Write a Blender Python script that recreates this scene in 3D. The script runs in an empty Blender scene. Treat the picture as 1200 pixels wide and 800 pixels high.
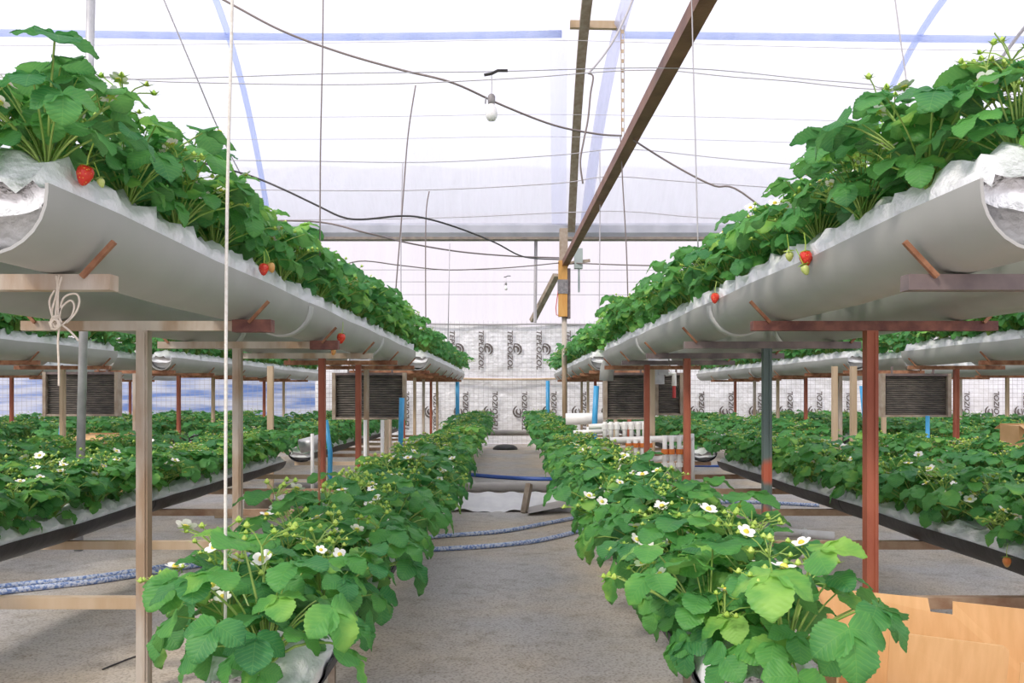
import bpy, bmesh, math, random
import numpy as np
from mathutils import Vector, Matrix, Euler

R = math.radians
rng = random.Random(7)
sc = bpy.context.scene
col = sc.collection

# ------------------------------------------------------------------ camera
CAMZ, FPX, VPX, VPY = 1.03, 1000.0, 597.0, 462.0
cam_d = bpy.data.cameras.new('camera')
cam_d.sensor_width = 36.0
cam_d.lens = 36.0 * FPX / 1200.0
cam_d.shift_x = (600 - VPX) / 1200.0
cam_d.shift_y = (VPY - 400) / 1200.0
cam_d.clip_end = 200
cam = bpy.data.objects.new('camera', cam_d)
cam.location = (0, 0, CAMZ)
cam.rotation_euler = (R(90), 0, 0)
col.objects.link(cam)
sc.camera = cam

def at(px, py, Y):
    return Vector(((px - VPX) * Y / FPX, Y, CAMZ + (VPY - py) * Y / FPX))
FZ = -0.27      # floor level: the lens stands 1.30 m above it
def on_floor(px, py, z=0.0):
    z += FZ
    Y = (CAMZ - z) * FPX / (py - VPY)
    return Vector(((px - VPX) * Y / FPX, Y, z))

# ------------------------------------------------------------------ light
w = bpy.data.worlds.new('world'); sc.world = w
w.use_nodes = True
bg = w.node_tree.nodes['Background']
bg.inputs['Color'].default_value = (0.89, 0.90, 1.0, 1)
bg.inputs['Strength'].default_value = 1.35

sun_d = bpy.data.lights.new('sun', 'SUN')
sun_d.energy = 5.0
sun_d.angle = R(9)
sun_d.color = (1.0, 0.92, 0.80)
sun = bpy.data.objects.new('sun', sun_d)
sun.rotation_euler = Vector((0.50, 0.62, -0.70)).to_track_quat('-Z', 'Y').to_euler()
col.objects.link(sun)

sc.view_settings.view_transform = 'Standard'
sc.view_settings.look = 'None'
sc.view_settings.exposure = -0.08
sc.view_settings.gamma = 1.0
sc.view_settings.use_curve_mapping = False
sc.cycles.use_denoising = True
sc.cycles.max_bounces = 14
sc.cycles.diffuse_bounces = 6
sc.cycles.transmission_bounces = 10
sc.cycles.transparent_max_bounces = 16
sc.cycles.sample_clamp_indirect = 8.0

# ------------------------------------------------------------------ materials
M = {}
def new_mat(name):
    m = bpy.data.materials.new(name); m.use_nodes = True
    M[name] = m
    nt = m.node_tree
    return m, nt, nt.nodes['Principled BSDF'], nt.nodes['Material Output']

def nd(nt, t, **kw):
    n = nt.nodes.new(t)
    for k, v in kw.items():
        if k in n.inputs: n.inputs[k].default_value = v
        else: setattr(n, k, v)
    return n

def rgb(c):
    return (c[0], c[1], c[2], 1.0)

def simple(name, c1, c2=None, rough=0.6, scale=8.0, metal=0.0, bump=0.0, bscale=60.0, detail=4.0, lo=0.35, hi=0.65, stretch=None, spec=0.5):
    m, nt, p, out = new_mat(name)
    p.inputs['Roughness'].default_value = rough
    p.inputs['Metallic'].default_value = metal
    p.inputs['Specular IOR Level'].default_value = spec
    tc = nd(nt, 'ShaderNodeTexCoord')
    src = tc.outputs['Object']
    if stretch:
        mp = nd(nt, 'ShaderNodeMapping'); mp.inputs['Scale'].default_value = stretch
        nt.links.new(src, mp.inputs['Vector']); src = mp.outputs['Vector']
    if c2 is not None:
        oi = nd(nt, 'ShaderNodeObjectInfo')
        n = nd(nt, 'ShaderNodeTexNoise', noise_dimensions='4D'); n.inputs['Scale'].default_value = scale; n.inputs['Detail'].default_value = detail
        mu = nd(nt, 'ShaderNodeMath', operation='MULTIPLY'); mu.inputs[1].default_value = 37.0
        nt.links.new(oi.outputs['Random'], mu.inputs[0]); nt.links.new(mu.outputs[0], n.inputs['W'])
        nt.links.new(src, n.inputs['Vector'])
        r = nd(nt, 'ShaderNodeValToRGB')
        r.color_ramp.elements[0].position = lo; r.color_ramp.elements[0].color = rgb(c1)
        r.color_ramp.elements[1].position = hi; r.color_ramp.elements[1].color = rgb(c2)
        nt.links.new(n.outputs['Fac'], r.inputs['Fac'])
        nt.links.new(r.outputs['Color'], p.inputs['Base Color'])
    else:
        p.inputs['Base Color'].default_value = rgb(c1)
    if bump:
        b = nd(nt, 'ShaderNodeBump'); b.inputs['Strength'].default_value = bump; b.inputs['Distance'].default_value = 0.02
        n2 = nd(nt, 'ShaderNodeTexNoise'); n2.inputs['Scale'].default_value = bscale; n2.inputs['Detail'].default_value = 5
        nt.links.new(src, n2.inputs['Vector'])
        nt.links.new(n2.outputs['Fac'], b.inputs['Height']); nt.links.new(b.outputs['Normal'], p.inputs['Normal'])
    return m

simple('trough_grey', (0.36, 0.36, 0.34), (0.41, 0.41, 0.39), 0.45, 3.0, bump=0.02, bscale=14)
simple('trough_black', (0.012, 0.012, 0.014), (0.03, 0.03, 0.033), 0.5, 6.0, bump=0.25, bscale=12)
simple('collar_grey', (0.62, 0.63, 0.62), (0.5, 0.5, 0.5), 0.4, 5.0)
simple('bag_white', (0.80, 0.81, 0.84), (0.88, 0.88, 0.90), 0.38, 6.0, bump=0.7, bscale=22)
simple('tan_steel', (0.36, 0.25, 0.16), (0.52, 0.46, 0.39), 0.6, 9.0, bump=0.15, bscale=70, lo=0.4, hi=0.6, stretch=(1, 1, .25))
simple('pale_wood', (0.46, 0.33, 0.20), (0.58, 0.46, 0.33), 0.7, 7.0, bump=0.15, bscale=50, stretch=(1, 1, .15))
simple('rust', (0.20, 0.075, 0.035), (0.40, 0.20, 0.11), 0.75, 16.0, bump=0.3, bscale=80)
simple('rust_pale', (0.30, 0.17, 0.10), (0.46, 0.33, 0.22), 0.7, 9.0, bump=0.2, bscale=60)
simple('maroon', (0.11, 0.035, 0.03), (0.22, 0.085, 0.06), 0.6, 22.0, bump=0.2, bscale=60)
simple('red_primer', (0.30, 0.075, 0.04), (0.42, 0.13, 0.07), 0.6, 9.0, bump=0.15, bscale=60, stretch=(1, 1, .3))
simple('green_red_paint', (0.10, 0.14, 0.13), (0.42, 0.10, 0.05), 0.55, 2.6, detail=1.0, lo=0.52, hi=0.56)
simple('dark_steel', (0.13, 0.10, 0.10), (0.22, 0.17, 0.16), 0.5, 12.0)
simple('galvanised', (0.55, 0.55, 0.56), (0.42, 0.42, 0.43), 0.4, 10.0, metal=0.3)
simple('gutter_steel', (0.50, 0.51, 0.56), (0.40, 0.41, 0.46), 0.45, 3.0, metal=0.2)
simple('gutter_edge', (0.20, 0.17, 0.15), (0.30, 0.25, 0.2), 0.6, 9.0)
simple('girder_brown', (0.16, 0.065, 0.038), (0.26, 0.12, 0.075), 0.55, 5.0, bump=0.15, bscale=40)
simple('wire_dark', (0.22, 0.18, 0.17), None, 0.6)
simple('wire_mesh', (0.36, 0.34, 0.34), None, 0.5)
simple('wire_grey', (0.50, 0.48, 0.50), None, 0.5)
simple('cable_black', (0.045, 0.04, 0.04), None, 0.5)
simple('cord_white', (0.78, 0.76, 0.70), (0.66, 0.62, 0.55), 0.8, 120.0)
simple('twine', (0.60, 0.52, 0.42), (0.70, 0.63, 0.54), 0.9, 90.0)
simple('pvc_white', (0.82, 0.80, 0.77), (0.88, 0.87, 0.85), 0.3, 10.0)
simple('pvc_blue', (0.05, 0.33, 0.66), (0.07, 0.40, 0.72), 0.35, 10.0)
simple('hose_blue_plain', (0.05, 0.12, 0.42), None, 0.4)
simple('valve_orange', (0.75, 0.22, 0.05), None, 0.4)
simple('valve_red', (0.6, 0.06, 0.06), None, 0.4)
simple('pipe_grey', (0.33, 0.30, 0.28), (0.40, 0.37, 0.34), 0.5, 6.0)
simple('wood_old', (0.30, 0.23, 0.17), (0.42, 0.35, 0.28), 0.85, 12.0, bump=0.3, bscale=60)
simple('wood_orange', (0.62, 0.30, 0.07), (0.72, 0.40, 0.12), 0.6, 14.0, stretch=(1, 1, .2))
simple('tape_grey', (0.18, 0.17, 0.18), (0.3, 0.28, 0.28), 0.5, 30.0)
simple('box_greygreen', (0.36, 0.42, 0.40), None, 0.5)
simple('black_plastic', (0.025, 0.025, 0.028), (0.05, 0.05, 0.05), 0.5, 30.0)
simple('slat_dark', (0.11, 0.10, 0.09), (0.20, 0.175, 0.15), 0.7, 9.0)
simple('cardboard', (0.66, 0.40, 0.18), (0.74, 0.47, 0.23), 0.85, 6.0, bump=0.06, bscale=90, stretch=(6, 1, 1))
simple('sheet_white', (0.68, 0.67, 0.68), (0.78, 0.77, 0.76), 0.5, 8.0, bump=0.3, bscale=12)
simple('sheet_blue', (0.16, 0.27, 0.60), (0.62, 0.66, 0.78), 0.45, 2.2, lo=0.38, hi=0.58, stretch=(.3, 1, 2.5), bump=0.3, bscale=6)
simple('print_black', (0.10, 0.08, 0.07), None, 0.6)
simple('petal', (0.90, 0.89, 0.84), None, 0.6)
simple('pistil', (0.75, 0.55, 0.06), (0.60, 0.62, 0.10), 0.6, 60.0)
simple('bud_green', (0.30, 0.50, 0.06), (0.48, 0.60, 0.12), 0.5, 30.0)
simple('unripe', (0.42, 0.55, 0.12), (0.60, 0.62, 0.25), 0.4, 30.0)
simple('berry_orange', (0.75, 0.20, 0.05), (0.62, 0.45, 0.15), 0.35, 14.0)
simple('soil_dark', (0.04, 0.03, 0.022), (0.08, 0.06, 0.04), 0.95, 20.0)
simple('bulb_glass', (0.86, 0.86, 0.84), None, 0.25)
simple('sand_patch', (0.40, 0.30, 0.19), (0.50, 0.39, 0.26), 0.95, 14.0)

def berry_mat():
    m, nt, p, out = new_mat('berry_red')
    tc = nd(nt, 'ShaderNodeTexCoord')
    v = nd(nt, 'ShaderNodeTexVoronoi'); v.inputs['Scale'].default_value = 150
    nt.links.new(tc.outputs['Object'], v.inputs['Vector'])
    r = nd(nt, 'ShaderNodeValToRGB')
    r.color_ramp.elements[0].position = .12; r.color_ramp.elements[0].color = (0.75, 0.42, 0.08, 1)
    r.color_ramp.elements[1].position = .25; r.color_ramp.elements[1].color = (0.68, 0.035, 0.02, 1)
    nt.links.new(v.outputs['Distance'], r.inputs['Fac']); nt.links.new(r.outputs['Color'], p.inputs['Base Color'])
    b = nd(nt, 'ShaderNodeBump'); b.inputs['Strength'].default_value = .5; b.inputs['Distance'].default_value = .004
    nt.links.new(v.outputs['Distance'], b.inputs['Height']); nt.links.new(b.outputs['Normal'], p.inputs['Normal'])
    p.inputs['Roughness'].default_value = 0.3
berry_mat()

def hose_mat():
    m, nt, p, out = new_mat('hose_braided')
    tc = nd(nt, 'ShaderNodeTexCoord')
    n = nd(nt, 'ShaderNodeTexNoise'); n.inputs['Scale'].default_value = 55; n.inputs['Detail'].default_value = 3
    nt.links.new(tc.outputs['Object'], n.inputs['Vector'])
    r = nd(nt, 'ShaderNodeValToRGB')
    r.color_ramp.elements[0].position = .42; r.color_ramp.elements[0].color = (0.16, 0.26, 0.55, 1)
    r.color_ramp.elements[1].position = .55; r.color_ramp.elements[1].color = (0.62, 0.68, 0.80, 1)
    nt.links.new(n.outputs['Fac'], r.inputs['Fac']); nt.links.new(r.outputs['Color'], p.inputs['Base Color'])
    p.inputs['Roughness'].default_value = 0.4
hose_mat()

def floor_mat():
    m, nt, p, out = new_mat('floor_screed')
    tc = nd(nt, 'ShaderNodeTexCoord')
    n1 = nd(nt, 'ShaderNodeTexNoise'); n1.inputs['Scale'].default_value = 0.9; n1.inputs['Detail'].default_value = 6
    n2 = nd(nt, 'ShaderNodeTexNoise'); n2.inputs['Scale'].default_value = 75; n2.inputs['Detail'].default_value = 4
    n3 = nd(nt, 'ShaderNodeTexNoise'); n3.inputs['Scale'].default_value = 9; n3.inputs['Detail'].default_value = 8
    for n in (n1, n2, n3): nt.links.new(tc.outputs['Object'], n.inputs['Vector'])
    r1 = nd(nt, 'ShaderNodeValToRGB')
    r1.color_ramp.elements[0].position = .38; r1.color_ramp.elements[0].color = (0.51, 0.49, 0.475, 1)
    r1.color_ramp.elements[1].position = .66; r1.color_ramp.elements[1].color = (0.60, 0.51, 0.40, 1)
    nt.links.new(n1.outputs['Fac'], r1.inputs['Fac'])
    r2 = nd(nt, 'ShaderNodeValToRGB')
    r2.color_ramp.elements[0].position = .36; r2.color_ramp.elements[0].color = (0.66, 0.63, 0.60, 1)
    r2.color_ramp.elements[1].position = .52; r2.color_ramp.elements[1].color = (1, 1, 1, 1)
    nt.links.new(n2.outputs['Fac'], r2.inputs['Fac'])
    r3 = nd(nt, 'ShaderNodeValToRGB')
    r3.color_ramp.elements[0].position = .3; r3.color_ramp.elements[0].color = (0.80, 0.78, 0.75, 1)
    r3.color_ramp.elements[1].position = .5; r3.color_ramp.elements[1].color = (1, 1, 1, 1)
    nt.links.new(n3.outputs['Fac'], r3.inputs['Fac'])
    a = nd(nt, 'ShaderNodeMix', data_type='RGBA', blend_type='MULTIPLY'); a.inputs[0].default_value = 1
    b = nd(nt, 'ShaderNodeMix', data_type='RGBA', blend_type='MULTIPLY'); b.inputs[0].default_value = 1
    nt.links.new(r1.outputs['Color'], a.inputs[6]); nt.links.new(r2.outputs['Color'], a.inputs[7])
    nt.links.new(a.outputs[2], b.inputs[6]); nt.links.new(r3.outputs['Color'], b.inputs[7])
    nt.links.new(b.outputs[2], p.inputs['Base Color'])
    bp = nd(nt, 'ShaderNodeBump'); bp.inputs['Strength'].default_value = .35; bp.inputs['Distance'].default_value = .004
    nt.links.new(n2.outputs['Fac'], bp.inputs['Height']); nt.links.new(bp.outputs['Normal'], p.inputs['Normal'])
    p.inputs['Roughness'].default_value = 0.85
floor_mat()

def film_mat(name, tint, transp, streak=0.0):
    m, nt, p, out = new_mat(name)
    nt.nodes.remove(p)
    tr = nd(nt, 'ShaderNodeBsdfTransparent'); tr.inputs['Color'].default_value = (0.97, 0.97, 1, 1)
    tl = nd(nt, 'ShaderNodeBsdfTranslucent'); tl.inputs['Color'].default_value = rgb(tint)
    df = nd(nt, 'ShaderNodeBsdfDiffuse'); df.inputs['Color'].default_value = rgb(tint)
    m1 = nd(nt, 'ShaderNodeMixShader'); m1.inputs[0].default_value = 0.22
    nt.links.new(tl.outputs[0], m1.inputs[1]); nt.links.new(df.outputs[0], m1.inputs[2])
    m2 = nd(nt, 'ShaderNodeMixShader'); m2.inputs[0].default_value = 1 - transp
    nt.links.new(tr.outputs[0], m2.inputs[1]); nt.links.new(m1.outputs[0], m2.inputs[2])
    tc = nd(nt, 'ShaderNodeTexCoord')
    mp = nd(nt, 'ShaderNodeMapping'); mp.inputs['Scale'].default_value = (3.0, 0.12, 0.12)
    n = nd(nt, 'ShaderNodeTexNoise'); n.inputs['Scale'].default_value = 1.6; n.inputs['Detail'].default_value = 5
    nt.links.new(tc.outputs['Object'], mp.inputs['Vector']); nt.links.new(mp.outputs['Vector'], n.inputs['Vector'])
    mr = nd(nt, 'ShaderNodeMapRange'); mr.inputs['To Min'].default_value = 1 - transp - .10; mr.inputs['To Max'].default_value = 1 - transp + .10
    mr.inputs['From Min'].default_value = .3; mr.inputs['From Max'].default_value = .7
    nt.links.new(n.outputs['Fac'], mr.inputs['Value']); nt.links.new(mr.outputs[0], m2.inputs[0])
    nt.links.new(m2.outputs[0], out.inputs['Surface'])
film_mat('film', (0.79, 0.785, 0.84), 0.42)
film_mat('film_pink_light', (0.84, 0.76, 0.75), 0.22)  # pink cast of the light put into the end wall's tint
film_mat('seam_film', (0.80, 0.82, 0.95), 0.35)
film_mat('purlin_shadow_blue', (0.62, 0.70, 0.95), 0.34)  # blue shadow of hoops and purlins through the film, painted as their tint
film_mat('strut_pale', (0.85, 0.85, 0.92), 0.2)

def foil_mat():
    m, nt, p, out = new_mat('foil')
    p.inputs['Base Color'].default_value = (0.88, 0.88, 0.90, 1)
    p.inputs['Metallic'].default_value = 0.12
    p.inputs['Roughness'].default_value = 0.36
    tc = nd(nt, 'ShaderNodeTexCoord')
    n = nd(nt, 'ShaderNodeTexNoise'); n.inputs['Scale'].default_value = 2.6; n.inputs['Detail'].default_value = 6
    nt.links.new(tc.outputs['Object'], n.inputs['Vector'])
    b = nd(nt, 'ShaderNodeBump'); b.inputs['Strength'].default_value = .8; b.inputs['Distance'].default_value = .12
    nt.links.new(n.outputs['Fac'], b.inputs['Height']); nt.links.new(b.outputs['Normal'], p.inputs['Normal'])
foil_mat()

def leaf_mat(name, dark, light, young, trans=0.3):
    m, nt, p, out = new_mat(name)
    oi = nd(nt, 'ShaderNodeObjectInfo')
    geo = nd(nt, 'ShaderNodeNewGeometry')
    tc = nd(nt, 'ShaderNodeTexCoord')
    n = nd(nt, 'ShaderNodeTexNoise'); n.inputs['Scale'].default_value = 7.0; n.inputs['Detail'].default_value = 3
    nt.links.new(geo.outputs['Position'], n.inputs['Vector'])
    ad = nd(nt, 'ShaderNodeMath', operation='ADD')
    mu = nd(nt, 'ShaderNodeMath', operation='MULTIPLY'); mu.inputs[1].default_value = 0.38
    nt.links.new(oi.outputs['Random'], mu.inputs[0])
    nt.links.new(mu.outputs[0], ad.inputs[0]); nt.links.new(n.outputs['Fac'], ad.inputs[1])
    r = nd(nt, 'ShaderNodeValToRGB')
    r.color_ramp.elements[0].position = .42; r.color_ramp.elements[0].color = rgb(dark)
    r.color_ramp.elements[1].position = .84; r.color_ramp.elements[1].color = rgb(light)
    e = r.color_ramp.elements.new(1.0); e.color = rgb(young)
    nt.links.new(ad.outputs[0], r.inputs['Fac'])
    # veins from the leaflet's own uv
    sx = nd(nt, 'ShaderNodeSeparateXYZ'); nt.links.new(tc.outputs['UV'], sx.inputs[0])
    s1 = nd(nt, 'ShaderNodeMath', operation='SUBTRACT'); s1.inputs[1].default_value = .5; nt.links.new(sx.outputs['X'], s1.inputs[0])
    ab = nd(nt, 'ShaderNodeMath', operation='ABSOLUTE'); nt.links.new(s1.outputs[0], ab.inputs[0])
    k1 = nd(nt, 'ShaderNodeMath', operation='MULTIPLY'); k1.inputs[1].default_value = 6.2; nt.links.new(ab.outputs[0], k1.inputs[0])
    k2 = nd(nt, 'ShaderNodeMath', operation='MULTIPLY_ADD'); k2.inputs[1].default_value = 8.0
    neg = nd(nt, 'ShaderNodeMath', operation='MULTIPLY'); neg.inputs[1].default_value = -1
    nt.links.new(k1.outputs[0], neg.inputs[0])
    nt.links.new(sx.outputs['Y'], k2.inputs[0]); nt.links.new(neg.outputs[0], k2.inputs[2])
    fr = nd(nt, 'ShaderNodeMath', operation='PINGPONG'); fr.inputs[1].default_value = .5; nt.links.new(k2.outputs[0], fr.inputs[0])
    mn = nd(nt, 'ShaderNodeMath', operation='MULTIPLY'); mn.inputs[1].default_value = 9.0; nt.links.new(ab.outputs[0], mn.inputs[0])
    mi = nd(nt, 'ShaderNodeMath', operation='MINIMUM'); nt.links.new(fr.outputs[0], mi.inputs[0]); nt.links.new(mn.outputs[0], mi.inputs[1])
    vr = nd(nt, 'ShaderNodeMapRange'); vr.inputs['From Min'].default_value = 0.0; vr.inputs['From Max'].default_value = .16
    vr.inputs['To Min'].default_value = 0.20; vr.inputs['To Max'].default_value = 0.0
    nt.links.new(mi.outputs[0], vr.inputs['Value'])
    mx = nd(nt, 'ShaderNodeMix', data_type='RGBA'); mx.inputs[7].default_value = rgb(young)
    nt.links.new(vr.outputs[0], mx.inputs[0]); nt.links.new(r.outputs['Color'], mx.inputs[6])
    # paler underside
    mx2 = nd(nt, 'ShaderNodeMix', data_type='RGBA'); mx2.inputs[7].default_value = (0.20, 0.34, 0.17, 1)
    hf = nd(nt, 'ShaderNodeMath', operation='MULTIPLY'); hf.inputs[1].default_value = .45
    nt.links.new(geo.outputs['Backfacing'], hf.inputs[0]); nt.links.new(hf.outputs[0], mx2.inputs[0])
    nt.links.new(mx.outputs[2], mx2.inputs[6])
    nt.links.new(mx2.outputs[2], p.inputs['Base Color'])
    bp = nd(nt, 'ShaderNodeBump'); bp.inputs['Strength'].default_value = .45; bp.inputs['Distance'].default_value = .003
    nt.links.new(fr.outputs[0], bp.inputs['Height']); nt.links.new(bp.outputs['Normal'], p.inputs['Normal'])
    p.inputs['Roughness'].default_value = 0.48
    p.inputs['Specular IOR Level'].default_value = 0.35
    tl = nd(nt, 'ShaderNodeBsdfTranslucent')
    hs = nd(nt, 'ShaderNodeHueSaturation'); hs.inputs['Value'].default_value = 1.5; hs.inputs['Hue'].default_value = .485
    nt.links.new(mx.outputs[2], hs.inputs['Color']); nt.links.new(hs.outputs['Color'], tl.inputs['Color'])
    ms = nd(nt, 'ShaderNodeMixShader'); ms.inputs[0].default_value = trans
    nt.links.new(p.outputs[0], ms.inputs[1]); nt.links.new(tl.outputs[0], ms.inputs[2])
    nt.links.new(ms.outputs[0], out.inputs['Surface'])
leaf_mat('leaf', (0.050, 0.215, 0.074), (0.115, 0.36, 0.080), (0.29, 0.55, 0.11), 0.38)
simple('petiole', (0.20, 0.36, 0.06), (0.34, 0.46, 0.12), 0.5, 12.0)

# ------------------------------------------------------------------ mesh building
class MB:
    def __init__(s): s.v = []; s.f = []; s.mi = []; s.cur = 0
    def box(s, c, size, rot=None):
        n = len(s.v); hx, hy, hz = size[0]/2, size[1]/2, size[2]/2
        c = Vector(c)
        for x, y, z in ((-1,-1,-1),(1,-1,-1),(1,1,-1),(-1,1,-1),(-1,-1,1),(1,-1,1),(1,1,1),(-1,1,1)):
            p = Vector((x*hx, y*hy, z*hz))
            if rot is not None: p = rot @ p
            s.v.append(tuple(c + p))
        for f in ((0,3,2,1),(4,5,6,7),(0,1,5,4),(1,2,6,5),(2,3,7,6),(3,0,4,7)):
            s.f.append(tuple(n+i for i in f)); s.mi.append(s.cur)
        return s
    def bar(s, a, b, wx, wy, up=(0, 0, 1)):
        a, b = Vector(a), Vector(b); d = (b-a).normalized(); u = Vector(up)
        if abs(d.dot(u)) > .99: u = Vector((0, 1, 0))
        x = d.cross(u).normalized(); y = x.cross(d).normalized()
        n = len(s.v)
        for p in (a, b):
            for i, j in ((-1,-1),(1,-1),(1,1),(-1,1)):
                s.v.append(tuple(p + x*(i*wx/2) + y*(j*wy/2)))
        for f in ((0,3,2,1),(4,5,6,7),(0,1,5,4),(1,2,6,5),(2,3,7,6),(3,0,4,7)):
            s.f.append(tuple(n+i for i in f)); s.mi.append(s.cur)
        return s
    def tube(s, pts, r, n=6, cap=True, closed=False):
        pts = [Vector(p) for p in pts]; m = len(pts)
        rs = r if isinstance(r, (list, tuple)) else [r]*m
        base = len(s.v); prev = None
        for i, p in enumerate(pts):
            a = pts[i-1] if i > 0 else p
            b = pts[i+1] if i < m-1 else p
            d = (b-a)
            if d.length < 1e-9: d = Vector((0, 0, 1))
            d.normalize()
            if prev is None:
                u = Vector((0, 0, 1)) if abs(d.z) < .9 else Vector((1, 0, 0))
                x = d.cross(u).normalized()
            else:
                x = prev - d*prev.dot(d)
                if x.length < 1e-6: x = d.orthogonal()
                x.normalize()
            prev = x; y = d.cross(x)
            for k in range(n):
                t = 2*math.pi*k/n
                s.v.append(tuple(p + (x*math.cos(t) + y*math.sin(t))*rs[i]))
        for i in range(m-1):
            for k in range(n):
                a = base+i*n+k; b = base+i*n+(k+1) % n
                s.f.append((a, b, b+n, a+n)); s.mi.append(s.cur)
        if cap:
            s.f.append(tuple(base+k for k in reversed(range(n)))); s.mi.append(s.cur)
            s.f.append(tuple(base+(m-1)*n+k for k in range(n))); s.mi.append(s.cur)
        return s
    def lathe(s, prof, n=12, c=(0, 0, 0), axis='z'):
        base = len(s.v); c = Vector(c)
        for (r, z) in prof:
            for k in range(n):
                t = 2*math.pi*k/n
                x, y = r*math.cos(t), r*math.sin(t)
                p = Vector((x, y, z)) if axis == 'z' else (Vector((z, x, y)) if axis == 'x' else Vector((x, z, y)))
                s.v.append(tuple(c+p))
        for i in range(len(prof)-1):
            for k in range(n):
                a = base+i*n+k; b = base+i*n+(k+1) % n
                s.f.append((a, b, b+n, a+n)); s.mi.append(s.cur)
        s.f.append(tuple(base+k for k in reversed(range(n)))); s.mi.append(s.cur)
        s.f.append(tuple(base+(len(prof)-1)*n+k for k in range(n))); s.mi.append(s.cur)
        return s
    def grid(s, fn, nu, nv):
        base = len(s.v)
        for j in range(nv+1):
            for i in range(nu+1):
                s.v.append(tuple(fn(i/nu, j/nv)))
        for j in range(nv):
            for i in range(nu):
                a = base+j*(nu+1)+i
                s.f.append((a, a+1, a+nu+2, a+nu+1)); s.mi.append(s.cur)
        return s
    def mesh(s, name, mats, smooth=False):
        me = bpy.data.meshes.new(name)
        me.from_pydata(s.v, [], s.f)
        for m in (mats if isinstance(mats, (list, tuple)) else [mats]): me.materials.append(M[m])
        if any(s.mi): me.polygons.foreach_set('material_index', s.mi)
        if smooth: me.polygons.foreach_set('use_smooth', [True]*len(me.polygons))
        me.update()
        return me
    def build(s, name, mats, parent=None, smooth=False, loc=None):
        return obj(name, s.mesh(name, mats, smooth), parent, loc)

def obj(name, me, parent=None, loc=None):
    o = bpy.data.objects.new(name, me); col.objects.link(o)
    if parent is not None: o.parent = parent
    if loc is not None: o.location = loc
    return o
def tag(o, label=None, cat=None, group=None, kind=None):
    if label: o['label'] = label
    if cat: o['category'] = cat
    if group: o['group'] = group
    if kind: o['kind'] = kind
    return o
def thing(name, label, cat, loc=(0, 0, 0), group=None):
    o = bpy.data.objects.new(name, None); o.empty_display_size = .1
    col.objects.link(o); o.location = loc
    return tag(o, label, cat, group)

ONES = 'zeroth first second third fourth fifth sixth seventh eighth ninth tenth eleventh twelfth thirteenth fourteenth fifteenth sixteenth seventeenth eighteenth nineteenth'.split()
def ordinal(n):
    if n < 20: return ONES[n]
    t, u = divmod(n, 10)
    return {2: 'twentieth', 3: 'thirtieth', 4: 'fortieth'}[t] if u == 0 else {2: 'twenty', 3: 'thirty', 4: 'forty'}[t] + '-' + ONES[u]

# ================================================================== SETTING
SEC1 = (1.98, 9.75)
SEC2 = (11.3, 20.4)
XW = 15.5
YB = 22.5
b = MB(); b.grid(lambda u, v: (-XW + 2*XW*u, -6 + (YB+6)*v, FZ), 4, 4)
tag(b.build('floor', 'floor_screed'), 'grey sandy screed floor of the greenhouse', 'floor', kind='structure')

ZG, HG = 4.05, 2.2
BAYS = [(-4.4, 5.5), (5.5, 15.4), (15.4, 25.3)]
def roof_z(y):
    for a, c in BAYS:
        if a <= y <= c:
            m, h = (a+c)/2, (c-a)/2
            return ZG + HG*(1-((y-m)/h)**2)
    return ZG
def bay_film(a, c, y1, lab):
    rr = random.Random(int(a*10))
    ph = [rr.uniform(0, 6) for _ in range(4)]
    def f(u, v):
        x = -XW + 2*XW*u; y = a + (y1-a)*v
        return (x, y, roof_z(y) + .035*math.sin(x*1.45*2+ph[0])*math.sin(math.pi*v))
    return tag(MB().grid(f, 90, 26).build('ceiling', 'film', smooth=True), lab, 'film roof', kind='structure')
bay_film(-4.4, 5.5, 5.5, 'white plastic film vault over the near bay')
bay_film(5.5, 15.4, 15.4, 'white plastic film vault above the middle bay')
bay_film(15.4, 25.3, YB, 'white plastic film vault over the far end bay')
b = MB().grid(lambda u, v: (-XW+2*XW*u, YB, FZ+(roof_z(YB)-FZ)*v), 60, 6)
tag(b.build('wall_back', 'film_pink_light'), 'white film end wall tinted with pinkish light, above the foil sheets', 'wall', kind='structure')
for sx, nm in ((-1, 'wall_left'), (1, 'wall_right')):
    bb = MB()
    def side(u, v, sx=sx):
        y = -4.4 + (YB+4.4)*u
        return (sx*XW, y, FZ+(roof_z(y)-FZ)*v)
    bb.grid(side, 80, 4)
    tag(bb.build(nm, 'film'), 'white film side wall on the %s' % nm[5:], 'wall', kind='structure')
tag(MB().grid(lambda u, v: (-XW+2*XW*u, -4.4, FZ+(ZG-FZ)*v), 10, 4).build('wall_front', 'film'), 'white film wall behind the viewer', 'wall', kind='structure')

# gutter beams between the bays
def gutter(y, lab):
    t = thing('gutter_beam', lab, 'beam', (0, y, ZG))
    prof = [(-.10, .05), (-.16, 0), (-.16, -.13), (-.12, -.2), (.12, -.2), (.16, -.13), (.16, 0), (.10, .05)]
    bb = MB(); n = len(prof)
    for x in (-XW+.02, XW-.02):
        for (yy, zz) in prof: bb.v.append((x, yy, zz))
    for k in range(n): bb.f.append((k, (k+1) % n, n+(k+1) % n, n+k)); bb.mi.append(0)
    bb.f.append(tuple(range(n))); bb.f.append(tuple(reversed(range(n, 2*n)))); bb.mi += [0, 0]
    bb.build('channel', 'gutter_steel', t)
    MB().box((0, -.04, -.225), (2*XW-.04, .2, .045)).build('lower_flange', 'gutter_edge', t)
gutter(15.4, 'long grey steel gutter beam spanning the far end of the middle bay')
gutter(5.5, 'grey steel gutter beam overhead between near and middle bay')

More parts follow.
